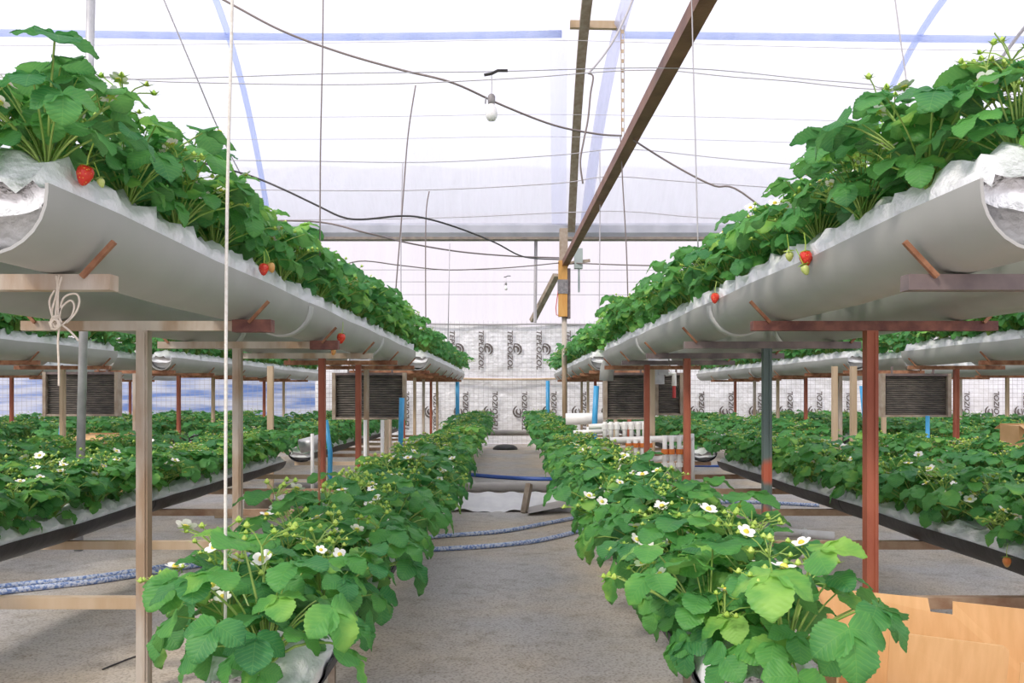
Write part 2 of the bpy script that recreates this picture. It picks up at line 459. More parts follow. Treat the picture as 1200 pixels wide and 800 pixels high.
# hoops and purlins under the film
def roof_run(name, mat, pts, r, lab, cat, n=6, flat=False):
    bb = MB()
    if flat:
        for k in range(len(pts)-1): bb.bar(pts[k], pts[k+1], r*2, r*1.2)
    else: bb.tube(pts, r, n)
    return tag(bb.build(name, mat, smooth=not flat), lab, cat)
def hoop(x, mat, r, lab, x1=None, y0=5.6, y1=15.3):
    P = []
    for k in range(25):
        y = y0 + (y1-y0)*k/24
        xx = x if x1 is None else x + (x1-x)*k/24
        P.append((xx, y, roof_z(y)-r-.05))
    roof_run('roof_hoop', mat, P, r, lab, 'roof hoop')
hoop(-3.15, 'purlin_shadow_blue', .045, 'roof hoop in pale shadow blue rising above the left upper trough', x1=-4.3)
hoop(5.15, 'purlin_shadow_blue', .05, 'roof hoop in pale shadow blue above the right upper trough', x1=5.95)
hoop(1.72, 'seam_film', .09, 'wide pale lavender roof hoop beside the rusty roof rib', x1=1.35)
P = [(x, 11.75, roof_z(11.75)-.12 + .03*math.sin(x*.6)) for x in [-XW+.05+(XW-.1)*2*k/40 for k in range(41)] if x < .85]
roof_run('roof_purlin', 'purlin_shadow_blue', P, .05, 'roof purlin in pale shadow blue crossing the left half of the vault', 'purlin')
P = [(x, 11.75, roof_z(11.75)-.12-.012*(x-1.5)) for x in [1.5+(XW-1.6)*k/20 for k in range(21)]]
roof_run('roof_purlin', 'purlin_shadow_blue', P, .05, 'roof purlin in pale shadow blue crossing the right half of the vault', 'purlin')
for k, (px0, px1, lb) in enumerate(((650, 655, 'pale overlap seam of roof film left of the rusty rib'),)):
    P0 = []
    bb = MB()
    for j in range(20):
        y = 10.4 + 4.9*j/19
        xc = (px0-VPX)*11.2/1000 + ((px1-VPX)*15.3-(px0-VPX)*11.2)/1000*j/19
        bb.v += [(xc-.13, y, roof_z(y)-.07), (xc+.13, y, roof_z(y)-.07)]
        if j: bb.f.append((2*j-2, 2*j-1, 2*j+1, 2*j)); bb.mi.append(0)
    tag(bb.build('film_seam', 'seam_film'), lb, 'film seam')
# rusty rib and little lath beside it
bb = MB()
P = []
for k in range(15):
    y = 10.6 + 4.75*k/14
    P.append((.98+.13*k/14, y, roof_z(y)-.2))
for k in range(14): bb.bar(P[k], P[k+1], .13, .1)
tag(bb.build('roof_rib', 'wood_old'), 'weathered brown roof rib running up the vault near the girder', 'roof rib')
bb = MB(); bb.bar(at(668, 29, 11.5), at(726, 30, 11.5), .07, .10)
tag(bb.build('cross_lath', 'pale_wood'), 'short pale wooden lath nailed across the brown roof rib', 'lath')
# pale ladder strip (rusty punched strip) right of the rib
t = thing('hanging_strip', 'pale punched strip hanging right of the brown roof rib', 'strip', at(729, 160, 11.4))
o0 = Vector(t.location)
bb = MB(); bb.bar(at(727.5, 8, 11.4)-o0, at(728.5, 160, 11.4)-o0, .012, .012); bb.build('strip_edge', 'tan_steel', t)
bb = MB(); bb.bar(at(731.5, 0, 11.4)-o0, at(731.5, 160, 11.4)-o0, .012, .012); bb.build('strip_edge', 'wire_grey', t)
rung = MB().box((0, 0, 0), (.045, .008, .05)).mesh('rung', 'pale_wood')
for k in range(13):
    obj('rung', rung, t, at(729.7, 14+k*11.5, 11.4)-o0)

# brown girder heading towards the camera and its post
g0 = at(662, 309, 14.6); g1 = at(846, -40, 4.62)
d = (g0-g1).normalized()
t = thing('ceiling_girder', 'reddish brown steel girder running overhead towards the far post', 'girder', g1)
bb = MB(); bb.bar((0, 0, 0), g0-g1, .105, .10); bb.build('girder_beam', 'girder_brown', t)
t = thing('girder_post', 'pale pole with orange wooden block carrying the brown girder', 'post', (g0.x-.02, 14.6, FZ))
bb = MB(); bb.tube([(.02, 0, 0), (.01, 0, 2.4-FZ)], .045, 8); bb.build('pole', 'tan_steel', t, smooth=True)
bb = MB(); bb.box((-.02, -.05, 2.83-FZ), (.15, .12, .95)); bb.build('wooden_block', 'wood_orange', t)
bb = MB(); bb.box((.08, -.02, 2.75-FZ), (.06, .13, .85)); bb.build('backing_plate', 'dark_steel', t)
bb = MB(); bb.box((-.02, -.05, 2.86-FZ), (.17, .14, .24)); bb.build('tape_band', 'tape_grey', t)
bb = MB(); bb.box((.0, .05, 3.5-FZ), (.14, .1, .75)); bb.build('upper_block', 'wood_old', t)
bb = MB(); bb.tube([(-.10, -.1, 2.8-FZ), (-.14, -.1, 2.5-FZ), (-.13, -.1, 2.38-FZ), (-.03, -.1, 2.36-FZ)], .008, 5); bb.build('wire_loop', 'valve_red', t)
bb = MB(); bb.box((.25, 0, 3.35-FZ), (.14, .12, .34)).box((.26, 0, 2.98-FZ), (.03, .05, .4)); bb.build('junction_box', 'box_greygreen', t)
bb = MB(); bb.bar((.05, 0, 3.27-FZ), (.45, 0, 3.32-FZ), .05, .05); bb.build('side_arm', 'wood_old', t)
bb = MB(); bb.bar(at(624, 376, 16.0), at(652, 322, 15.3), .11, .08)
tag(bb.build('diagonal_brace', 'wood_old'), 'weathered diagonal wooden brace left of the girder post', 'brace')
bb = MB(); bb.tube([at(628, 282, 15.6), at(627, 378, 15.6)], .035, 6)
tag(bb.build('thin_post', 'wire_grey'), 'thin grey upright hanging under the gutter beside the brace', 'upright')

# grey column at far left
c1 = at(106.5, 0, 7.1); c0 = Vector((at(92, 607, 7.1).x, 7.1, FZ))
bb = MB(); bb.tube([c0, c0 + (c1-c0)*1.25], .036, 8)
tag(bb.build('roof_column', 'galvanised', smooth=True), 'slim grey steel column rising behind the left upper trough', 'column')

# ------------------------------------------------------------------ end wall: foil, tarp, mesh
def sheet(name, x0, x1, z0, z1, y, mat, lab, amp=.03, wavy_top=.05, cat='sheet'):
    rr = random.Random(int(x0*7+z0*31)); ph = [rr.uniform(0, 6) for _ in range(4)]
    t = thing(name, lab, cat, (0, y, 0))
    bb = MB()
    def f(u, v):
        x = x0 + (x1-x0)*u
        z = z0 + (z1-z0)*v
        if v > .99: z += wavy_top*math.sin(x*1.9+ph[0]) + wavy_top*.6*math.sin(x*4.7+ph[1])
        return (x, amp*math.sin(x*3.1+ph[2]+z)+amp*.6*math.sin(z*5+ph[3]+x*.7), z)
    bb.grid(f, max(8, int((x1-x0)*6)), 10)
    bb.build('sheet_surface', mat, t, smooth=True)
    return t
ZT, ZM = at(0, 379, YB-.15).z, at(0, 443, YB-.15).z
XS = at(372, 0, YB).x
fo_hi = sheet('foil_insulation', XS, XW-.1, ZM+.02, ZT, YB-.12, 'foil', 'upper silvery foil insulation sheet on the end wall with black lettering')
fo_lo = sheet('foil_insulation', XS, XW-.1, FZ+.02, ZM, YB-.17, 'foil', 'lower silvery foil insulation sheet on the end wall with inverted lettering', wavy_top=0)
sheet('blue_tarpaulin', -XW+.1, XS-.02, FZ+.02, 1.75, YB-.17, 'sheet_blue', 'blue and white tarpaulin covering the left end wall', .03, 0)
sheet('white_tarpaulin', -XW+.1, XS-.02, 1.77, ZT, YB-.08, 'sheet_white', 'white sheet above the blue tarpaulin on the end wall', .02)

cu = bpy.data.curves.new('lettering', 'FONT'); cu.body = 'TEPLOIZOL'; cu.size = .24; cu.align_x = 'CENTER'; cu.offset = .006; cu.shear = .2
cu.resolution_u = 3; cu.extrude = .002
to = bpy.data.objects.new('lettering_source', cu); col.objects.link(to)
dg = bpy.context.evaluated_depsgraph_get()
letter_me = bpy.data.meshes.new_from_object(to.evaluated_get(dg)); letter_me.name = 'lettering'
col.objects.unlink(to); bpy.data.objects.remove(to)
letter_me.materials.clear(); letter_me.materials.append(M['print_black'])
def crescent(bb, r0, r1, a0, a1, cx=0, cz=0, taper=True):
    n = 14; base = len(bb.v)
    for k in range(n+1):
        t = R(a0 + (a1-a0)*k/n); th = math.sin(math.pi*k/n)**.5 if taper else 1
        rm = (r0+r1)/2; h = (r1-r0)/2*max(.12, th)
        bb.v += [(cx+(rm-h)*math.cos(t), 0, cz+(rm-h)*math.sin(t)), (cx+(rm+h)*math.cos(t), 0, cz+(rm+h)*math.sin(t))]
    for k in range(n): bb.f.append((base+2*k, base+2*k+1, base+2*k+3, base+2*k+2)); bb.mi.append(0)
bb = MB(); crescent(bb, .125, .175, -70, 110); crescent(bb, .05, .105, -60, 120, 0, 0)
crescent(bb, .19, .23, 150, 215, .17, .04)
logo_me = bb.mesh('logo', 'print_black')
lw = max(v.co.x for v in letter_me.vertices) - min(v.co.x for v in letter_me.vertices)
def prints(parent, xs, zc, flip):
    for x in xs:
        o = obj('printed_lettering', letter_me, parent, (x, -.075, zc)); o['label'] = 'black printed lettering'
        o.rotation_euler = (R(90), R(90 if not flip else -90), 0); o.scale = (1.02/lw, .78, 1)
        l = obj('printed_logo', logo_me, parent, (x+(.20 if not flip else -.20), -.075, zc)); l['label'] = 'black swirl logo'
        if flip: l.rotation_euler = (0, R(180), 0)
PXW = lambda px: at(px, 0, YB-.2).x
prints(fo_hi, [PXW(561+34*k) for k in range(-5, 9)], at(0, 409.5, YB-.2).z, False)
prints(fo_lo, [PXW(583+34.5*k) for k in range(-5, 19)], at(0, 482, YB-.2).z, True)

t = thing('wire_mesh_fence', 'black welded wire mesh standing before the foil end wall', 'mesh fence', (0, YB-.32, 0))
bb = MB()
x = -XW+.2
while x < XW-.2:
    bb.bar((x, 0, FZ), (x, 0, 2.95), .005, .005); x += .125
bb.build('vertical_wires', 'wire_mesh', t)['kind'] = 'stuff'
bb = MB(); z = FZ+.1
while z < 2.9:
    bb.bar((-XW+.2, .008, z), (XW-.2, .008, z), .006, .006); z += .112
bb.build('horizontal_wires', 'wire_mesh', t)['kind'] = 'stuff'
bb = MB(); bb.tube([(-1.7+.21*k, YB-.355, ZM-.035*math.sin(math.pi*k/16)) for k in range(17)], .03, 6)
tag(bb.build('end_rail', 'pale_wood', smooth=True), 'pale horizontal rail across the end wall at trough height', 'rail')
bb = MB(); bb.tube([(-4.5+.5*k, YB-.2, ZT-.02-.01*math.sin(k)) for k in range(26)], .03, 6)
tag(bb.build('sheet_batten', 'wire_grey', smooth=True), 'thin grey batten along the top of the foil sheet', 'batten')

# ================================================================== TRESTLES
YT1 = [2.3 + 1.45*k for k in range(6)]
YT2 = [11.4 + 1.5*k for k in range(6)]
BARZ = 1.33
def quad_tube(bb, a, b_, w): bb.bar(a, b_, w, w)
hook_cache = {}
def trestle(ux, lo, Y, px_post, post_mat, bar_mat, lab, dz=0.0, sleeve=False, group=None):
    """ux: the two upper trough centres; lo: lower trough centres (bar ends)"""
    xc = sum(ux)/2 if px_post is None else (px_post-VPX)*Y/FPX
    t = thing('trestle', lab, 'trestle', (xc, Y, FZ), group)
    z = BARZ+dz-FZ
    bb = MB(); bb.bar((0, 0, 0), (0, 0, z-.02), .05, .05); bb.bar((.012, -.028, .05), (.012, -.028, z-.03), .008, .006); bb.build('post', post_mat, t)
    xa, xb = min(ux)-.155, max(ux)+.155
    bb = MB(); bb.box(((xa+xb)/2-xc, 0, z), (xb-xa, .05, .042)); bb.build('crossbar', bar_mat, t)
    if sleeve:
        xe = (xb if xc < 0 else xa)-xc; s = 1 if xe > 0 else -1
        bb = MB(); bb.box((xe-s*.06, 0, z), (.17, .06, .054)); bb.build('end_sleeve', 'maroon', t)
    for u in ux:
        s = 1 if u > sum(ux)/2 else -1
        if s not in hook_cache:
            hb = MB(); hb.bar((s*.085, 0, .012), (s*.172, 0, .105), .013, .013); hook_cache[s] = hb.mesh('hook', 'rust')
        obj('hook', hook_cache[s], t, (u-xc, -.036, z))
    if lo:
        la, lb = min(lo), max(lo)
        bb = MB(); bb.box(((la+lb)/2-xc, .05, .105-FZ), (lb-la+.24, .05, .05)); bb.build('lower_bar', 'rust_pale' if post_mat != 'tan_steel' else 'pale_wood', t)
        for l in [q for q in lo if abs(q) < 1]:
            fx = l-xc + (.10 if l < 0 else -.10)*(-1 if abs(l) < 1 else 1)
            bb = MB(); bb.box((fx, .05, (.08-FZ)/2), (.03, .03, .08-FZ)); bb.build('foot', 'wood_old', t)
    return t
U1L, U1R = (-1.98, -1.22), (1.22, 1.98)
L1L, L1R = (-2.76, -.69), (.69, 2.58)
# left row of the main aisle
spec_l = [(None, 'tan_steel', 'tan_steel', 'nearest left trestle with twine tied to its rusty crossbar'),
          (168.8, 'tan_steel', 'tan_steel', 'left trestle with pale rusty post beside the white cord'),
          (278.5, 'tan_steel', 'tan_steel', 'left trestle with pale post just behind the white cord'),
          (377.5, 'red_primer', 'tan_steel', 'left trestle with red-brown post before the dark louvre panel'),
          (420.0, 'red_primer', 'rust', 'left trestle with red post across the dark louvre panel'),
          (None, 'tan_steel', 'rust', 'left trestle at the far end of the near trough')]
for k, (px, pm, bm, lab) in enumerate(spec_l):
    trestle(U1L, L1L, YT1[k], px, pm, bm, lab, sleeve=(k in (1, 2)))
spec_r = [(None, 'galvanised', 'dark_steel', 'nearest right trestle with dark crossbar under the trough end'),
          (1020, 'red_primer', 'maroon', 'right trestle with red post rising behind the cardboard box'),
          (898.5, 'green_red_paint', 'dark_steel', 'right trestle with patchy green and red post'),
          (805, 'red_primer', 'dark_steel', 'right trestle with red post beside the white pipe manifold'),
          (758, 'red_primer', 'dark_steel', 'right trestle with red post against the dark louvre panel'),
          (None, 'pale_wood', 'rust', 'right trestle at the far end of the near trough')]
for k, (px, pm, bm, lab) in enumerate(spec_r):
    trestle(U1R, L1R if k else None, YT1[k], px, pm, bm, lab)
PM = ['tan_steel', 'red_primer', 'pale_wood']
for s, side in ((-1, 'left'), (1, 'right')):
    for k, y in enumerate(YT2):
        trestle(U1L if s < 0 else U1R, L1L if s < 0 else L1R, y, None, PM[(k+(s > 0)) % 3], 'rust',
                '%s far-bay trestle of the main aisle, %s beyond the cross pipe' % (side, ordinal(k+1)))
    for k, y in enumerate(YT1[3:]):
        trestle((s*4.62, s*5.38) if s > 0 else (-5.38, -4.62), (4.05, 6.1) if s > 0 else (-6.1, -4.05), y, None, ['pale_wood', 'tan_steel', 'red_primer'][(k+(s < 0)) % 3], 'rust',
                'outer %s trestle of the near section, %s from the front' % (side, ordinal(k+1)))
    for k, y in enumerate(YT2):
        trestle((s*4.62, s*5.38) if s > 0 else (-5.38, -4.62), (4.05, 6.1) if s > 0 else (-6.1, -4.05), y, None, PM[(k+2*(s > 0)) % 3], 'rust',
                'outer %s trestle of the far section, %s from the front' % (side, ordinal(k+1)))
    for k, y in enumerate(YT2[1:]):
        trestle((s*8.02, s*8.78) if s > 0 else (-8.78, -8.02), (7.45, 9.5) if s > 0 else (-9.5, -7.45), y, None, PM[(k+(s > 0)) % 3], 'rust',
                'outermost %s trestle near the side wall, %s from the front' % (side, ordinal(k+1)))

# ================================================================== TROUGHS + BAGS
RT = .15
def u_mesh(L, mat, r=RT, wall=.008, lip=.02, n=14, flat=1.0):
    """half-pipe along +Y from 0 to L, origin at the bottom of the pipe"""
    bb = MB()
    prof = []
    for k in range(n+1):
        a = math.pi + math.pi*k/n
        prof.append((r*math.cos(a), (r + r*math.sin(a))*flat))
    prof = [(-r, r*flat+lip)] + prof + [(r, r*flat+lip)]
    inn = []
    for k in range(n+1):
        a = 2*math.pi - math.pi*k/n
        rr = r-wall
        inn.append((rr*math.cos(a), (r + rr*math.sin(a))*flat))
    inn = [(r-wall, r*flat+lip)] + inn + [(-(r-wall), r*flat+lip)]
    ring = prof + inn; m = len(ring); ns = max(2, int(L/.35))
    for j in range(ns+1):
        y = L*j/ns
        for (x, z) in ring:
            bb.v.append((x*(1+.012*math.sin(y*3.1)), y, z + .004*math.sin(y*4.3)))
    for j in range(ns):
        for k in range(m):
            a = j*m+k; c = j*m+(k+1) % m
            bb.f.append((a, a+m, c+m, c)); bb.mi.append(0)
    h = len(prof)
    for e, rev in ((0, False), (ns*m, True)):
        for k in range(h-1):
            q = (e+k, e+k+1, e+m-2-k, e+m-1-k)
            bb.f.append(q if not rev else tuple(reversed(q))); bb.mi.append(0)
    me = bb.mesh('trough', mat, True)
    me.set_sharp_from_angle(angle=R(50))
    return me

def collar_mesh():
    bb = MB(); P0 = []
    for k in range(17):
        a = math.pi*1.0 + math.pi*k/16
        P0.append((a))
    for yy, r in ((-.035, RT+.004), (-.035, RT+.014), (.035, RT+.014), (.035, RT+.004)):
        for a in P0: bb.v.append((r*math.cos(a), yy, RT + r*math.sin(a)))
    for j in range(3):
        for k in range(16):
            a = j*17+k; bb.f.append((a, a+1, a+18, a+17)); bb.mi.append(0)
    return bb.mesh('collar', 'collar_grey', True)
COLLAR = collar_mesh()

BAGL = 1.08
def bag_mesh(seed, w, h0, zt, zr, rin, zc0, L=BAGL):
    """puffed plastic grow bag: w half width, h0 bottom, zt crown height"""
    rr = random.Random(seed); ph = [rr.uniform(0, 6.28) for _ in range(8)]
    bb = MB(); n = 22; ns = 26
    for j in range(ns+1):
        v = j/ns; y = L*(v-.5)
        e = min(1.0, max(0.0, (1-abs(2*v-1))*7)) ** .45
        e = .55 + .45*e if 0 < j < ns else .34
        for k in range(n):
            a = 2*math.pi*k/n
            ca, sa = math.cos(a), math.sin(a)
            x = w*math.copysign(abs(ca)**.75, ca)
            z = (zt-h0)/2*math.copysign(abs(sa)**.8, sa) + (zt+h0)/2
            wr = .010*math.sin(9*a+ph[0]+6*y) + .008*math.sin(31*y+ph[1]+3*ca) + .007*math.sin(53*y+5*a+ph[2]) + .006*math.sin(17*a+ph[3]-24*y) + rr.uniform(-.003, .003)
            top = max(0, sa)
            zc = (zt+h0)/2
            x2 = x*(.86+.14*e) + ca*wr*.8
            z2 = zc + (z-zc)*e + wr*(1.1 if top else .3) - .012*(1-e)
            lim = rin if z2 > zc0 else rin*math.sqrt(max(.0004, 1-((zc0-z2)/(zc0*.955))**2))
            if z2 < zr: x2 = max(-lim, min(lim, x2))
            z2 = max(z2, zc0*.05)
            bb.v.append((x2, y, z2))
    for j in range(ns):
        for k in range(n):
            a = j*n+k; c = j*n+(k+1) % n
            bb.f.append((a, c, c+n, a+n)); bb.mi.append(0)
    bb.f.append(tuple(range(n))); bb.f.append(tuple(reversed(range(ns*n, ns*n+n)))); bb.mi += [0, 0]
    return bb.mesh('grow_bag', 'bag_white', True)
BAG_U = [bag_mesh(11+k, RT-.004, .03, .265, RT+.032, RT-.014, RT) for k in range(4)]
BAG_L = [bag_mesh(31+k, .160, .012, .19, .142, .158, .126) for k in range(4)]

def upper_row(x, y0, y1, rowlab, ncut=2, bags=True, baglab=True, mat='trough_grey'):
    nseg = ncut; L = (y1-y0)/nseg
    me = u_mesh(L-.01, mat)
    for k in range(nseg):
        t = thing('growing_trough', '%s, %s length from the front' % (rowlab, ordinal(k+1)), 'trough', (x, y0+k*L, BARZ+.021))
        obj('half_pipe', me, t)
        if k: obj('collar', COLLAR, t, (0, 0, 0))
    nb = int((y1-y0-.06)/BAGL)
    sp = (y1-y0-.04)/nb
    for k in range(nb):
        o = obj('grow_bag', BAG_U[(k*3+int(abs(x)*10)) % 4], None, (x, y0+.02+sp*(k+.5), BARZ+.021))
        o.scale = (1 if (k % 2) else -1, sp/BAGL*.995, 1)
        tag(o, 'white plastic grow bag in the %s, %s from the front' % (rowlab.replace('grey growing trough of the ', ''), ordinal(k+1)), 'grow bag', 'grow bags in ' + rowlab)

def lower_row(x, y0, y1, rowlab, ncut=2):
    L = (y1-y0)/ncut
    me = u_mesh(L-.005, 'trough_black', r=.175, wall=.006, lip=.0, n=10, flat=.72)
    for k in range(ncut):
        if k == 0 and abs(x) < 1 and y0 < 3:      # the first bag sticks out over the gutter end
            t = obj('growing_gutter', u_mesh(L-.165, 'trough_black', r=.175, wall=.006, lip=.0, n=10, flat=.72), None, (x, y0+.16, .131))
        else:
            t = obj('growing_gutter', me, None, (x, y0+k*L, .131))
        tag(t, '%s, %s length from the front' % (rowlab, ordinal(k+1)), 'gutter')
    nb = int((y1-y0-.05)/BAGL); sp = (y1-y0-.02)/nb
    for k in range(nb):
        o = obj('grow_bag', BAG_L[(k*3+int(abs(x)*10)) % 4], None, (x, y0+.01+sp*(k+.5), .131))
        o.scale = (1 if (k % 2) else -1, sp/BAGL*.995, 1)
        tag(o, 'white plastic grow bag in the %s, %s from the front' % (rowlab.replace('black gutter of the ', ''), ordinal(k+1)), 'grow bag', 'grow bags in ' + rowlab)

for s, side in ((-1, 'left'), (1, 'right')):
    upper_row(s*1.22, SEC1[0]-(.04 if s > 0 else 0), SEC1[1], 'grey growing trough of the %s inner upper row' % side, 3)
    upper_row(s*1.98, 2.0, SEC1[1], 'grey growing trough of the %s outer upper row' % side, 2)
    upper_row(s*1.22, *SEC2, 'grey growing trough of the %s inner upper far row' % side, 2)
    upper_row(s*1.98, *SEC2, 'grey growing trough of the %s outer upper far row' % side, 2)
    for nm, xx in (('third', 4.62), ('fourth', 5.38)):
        upper_row(s*xx, 5.2, SEC1[1], 'grey growing trough of the %s %s upper row' % (side, nm), 1)
        upper_row(s*xx, *SEC2, 'grey growing trough of the %s %s upper far row' % (side, nm), 2)
    for nm, xx in (('fifth', 8.02), ('sixth', 8.78)):
        upper_row(s*xx, *SEC2, 'grey growing trough of the %s %s upper far row' % (side, nm), 2)
LOWX = {-1: (-.69, -2.76, -4.05, -6.1, -7.45, -9.5), 1: (.69, 2.58, 4.05, 6.1, 7.45, 9.5)}
for s, side in ((-1, 'left'), (1, 'right')):
    X = LOWX[s]
    lower_row(X[0], 2.28, SEC1[1], 'black gutter of the %s inner floor row' % side, 2)
    lower_row(X[1], 2.6, SEC1[1]+.15, 'black gutter of the %s second floor row' % side, 2)
    lower_row(X[2], 5.2, SEC1[1]+.1, 'black gutter of the %s third floor row' % side, 1)
    lower_row(X[3], 7.0, SEC1[1]+.1, 'black gutter of the %s fourth floor row' % side, 1)
    for nm, xx in zip(('inner', 'second', 'third', 'fourth', 'fifth', 'sixth'), X):
        lower_row(xx, *SEC2, 'black gutter of the %s %s far floor row' % (side, nm), 2)

# ================================================================== STRAWBERRY PLANTS
def prof_w(v): return max(0.0, math.sin(math.pi*min(1, max(0, v))**1.16))**.52
def leaflet(L, W, ns, nc, serr, fold, droop, rr):
    """returns verts, faces, uvs of one leaflet: base at origin, along +Y, up +Z"""
    V, F, UV = [], [], []
    ph = rr.uniform(0, 6.28)
    for j in range(ns+1):
        v = (1-math.cos(math.pi*(j/ns)**.92))/2 if ns > 6 else j/ns
        hw = W/2*prof_w(.03+.955*v)
        if serr and j % 2 == 1 and v > .22: hw *= 1-serr
        yy = L*v + (serr*L*.25 if serr and j % 2 == 0 and v > .22 else 0)
        for i in range(nc+1):
            u = -1 + 2*i/nc
            x = u*hw
            au = abs(u)
            z = fold*abs(x) - .30*fold*au*au*hw - droop*L*v*v + .035*L*math.sin(5*v*math.pi+ph)*au*au
            V.append((x, yy*(1-.12*droop*v) - .06*L*au*au*v, z)); UV.append((.5+u*.5*(hw/(W/2)), v))
    for j in range(ns):
        for i in range(nc):
            a = j*(nc+1)+i; F.append((a, a+1, a+nc+2, a+nc+1))
    return V, F, UV
def rotm(ax, deg): return Matrix.Rotation(R(deg), 3, ax)

def make_leaf(seed, theta, length, L, hi=True):
    """a trifoliate strawberry leaf on its petiole; origin at the crown, leaning to +Y"""
    rr = random.Random(seed)
    V, F, UV, MI = [], [], [], []
    # petiole
    pts = []; p = Vector((0, 0, 0)); seg = 5 if hi else 2
    for k in range(seg+1):
        pts.append(p.copy())
        t = theta*(.45+.65*k/seg)
        p = p + Vector((0, math.sin(R(t)), math.cos(R(t))))*(length/seg)
    bb = MB(); bb.tube(pts, [.0032-.0012*k/seg for k in range(seg+1)], 4 if hi else 3, cap=False)
    V += bb.v; F += bb.f; MI += [1]*len(bb.f); UV += [(0, 0)]*len(bb.v)
    tip = pts[-1]
    pitch = 30 - theta*.85 + rr.uniform(-10, 10)        # blade direction above horizontal
    base = rotm('X', pitch)
    roll = rotm('Y', rr.uniform(-18, 18))
    for kind in (0, -1, 1):
        sc_ = 1.0 if kind == 0 else .93
        v, f, uv = leaflet(L*sc_, L*sc_*rr.uniform(.90, 1.02), 26 if hi else 4, 4 if hi else 2, .07 if hi else 0,
                           rr.uniform(.14, .42), rr.uniform(.12, .42), rr)
        yaw = rr.uniform(-8, 8) if kind == 0 else kind*rr.uniform(66, 86)
        lat = rotm('Z', -yaw) @ rotm('X', rr.uniform(-16, 6)) @ (rotm('Y', kind*rr.uniform(0, 18)))
        off = Vector((0, .010 if kind == 0 else .0, 0))
        mt = base @ roll
        n = len(V)
        for q in v: V.append(tuple(tip + mt @ (lat @ Vector(q) + off)))
        F += [tuple(n+i for i in ff) for ff in f]; UV += uv; MI += [0]*len(f)
    return V, F, UV, MI
def mesh_from(name, data, mats=('leaf', 'petiole')):
    V, F, UV, MI = data
    me = bpy.data.meshes.new(name); me.from_pydata([tuple(v) for v in V], [], F)
    for m in mats: me.materials.append(M[m])
    me.polygons.foreach_set('material_index', MI)
    me.polygons.foreach_set('use_smooth', [True]*len(F))
    ul = me.uv_layers.new(name='uv')
    li = np.empty(len(me.loops), dtype=np.int32); me.loops.foreach_get('vertex_index', li)
    ul.data.foreach_set('uv', np.asarray(UV, dtype=np.float32)[li].ravel())
    me.update()
    return me

LEAF_DEF = []
for k, th in enumerate((6, 16, 26, 36, 46, 56, 66, 76, 90, 108)):
    for q in range(3):
        ln = (.20 + .085*math.sin(R(min(th, 100)*1.75))) * (1.0, .82, .48)[q]
        LEAF_DEF.append((th, ln, (.086, .074, .066)[q]))
LEAF_HI = [make_leaf(100+k, th, ln, L) for k, (th, ln, L) in enumerate(LEAF_DEF)]
LEAF_LO = [make_leaf(100+k, th, ln, L, False) for k, (th, ln, L) in enumerate(LEAF_DEF)]
LEAF_ME = [mesh_from('leaf', d) for d in LEAF_HI]

# flower and truss
def flower_data(bb):
    for k in range(5):                       # petals
        a = 2*math.pi*k/5; ca, sa = math.cos(a), math.sin(a)
        n = len(bb.v)
        for (r, w_, z) in ((.002, .002, .002), (.008, .0062, .003), (.0125, .0052, .0045), (.0145, .002, .005)):
            for sgn in (-1, 1):
                bb.v.append((ca*r - sa*w_*sgn, sa*r + ca*w_*sgn, z))
        for j in range(3):
            bb.f.append((n+2*j, n+2*j+2, n+2*j+3, n+2*j+1)); bb.mi.append(0)
    bb.cur = 1; bb.lathe([(.0045, .001), (.0048, .0035), (.003, .006), (.0008, .0068)], 8); bb.cur = 2
    for k in range(5):
        a = 2*math.pi*(k+.5)/5; ca, sa = math.cos(a), math.sin(a); n = len(bb.v)
        bb.v += [(-sa*.003, ca*.003, 0), (sa*.003, -ca*.003, 0), (ca*.012, sa*.012, -.001)]
        bb.f.append((n, n+1, n+2)); bb.mi.append(2)
    bb.cur = 0
    return bb
FLOWER = flower_data(MB()).mesh('flower', ['petal', 'pistil', 'bud_green'])

def truss_data(seed, theta, length, nb):
    rr = random.Random(seed); bb = MB(); ends = []
    pts = []; p = Vector((0, 0, 0))
    for k in range(5):
        pts.append(p.copy()); t = theta*(.5+.6*k/4)
        p = p+Vector((0, math.sin(R(t)), math.cos(R(t))))*(length/4)
    bb.tube(pts, .0026, 4, cap=False)
    tip = pts[-1]
    for k in range(nb):
        a = rr.uniform(0, 6.28); el = rr.uniform(.15, 1.1)
        st = pts[-1] if k % 3 else pts[-2]
        d_ = Vector((math.cos(a)*math.cos(el), math.sin(a)*math.cos(el), math.sin(el)))*rr.uniform(.03, .075)
        e = st+d_
        bb.cur = 0; bb.tube([st, st+d_*.5+Vector((0, 0, .006)), e], .0016, 3, cap=False)
        if k < 2: ends.append((e, d_)); continue
        bb.cur = 1
        n = len(bb.v)
        r_ = rr.uniform(.004, .007)
        bb.lathe([(.001, -r_*.9), (r_*.8, -r_*.5), (r_, 0), (r_*.7, r_*.7), (.001, r_*1.3)], 6, c=e)
        for q in range(5):                   # sepals
            b2 = 2*math.pi*q/5+a; n = len(bb.v); cq, sq = math.cos(b2), math.sin(b2)
            bb.v += [tuple(e+Vector((-sq*.004, cq*.004, -.004))), tuple(e+Vector((sq*.004, -cq*.004, -.004))), tuple(e+Vector((cq*.017, sq*.017, .002)))]
            bb.f.append((n, n+1, n+2)); bb.mi.append(1)
    return bb, ends
TRUSS = []
for k, (th, ln) in enumerate(((14, .215), (34, .23), (54, .23), (78, .20))):
    bb, ends = truss_data(50+k, th, ln, 9)
    TRUSS.append((bb.mesh('flower_truss', ['petiole', 'bud_green']), ends, bb))

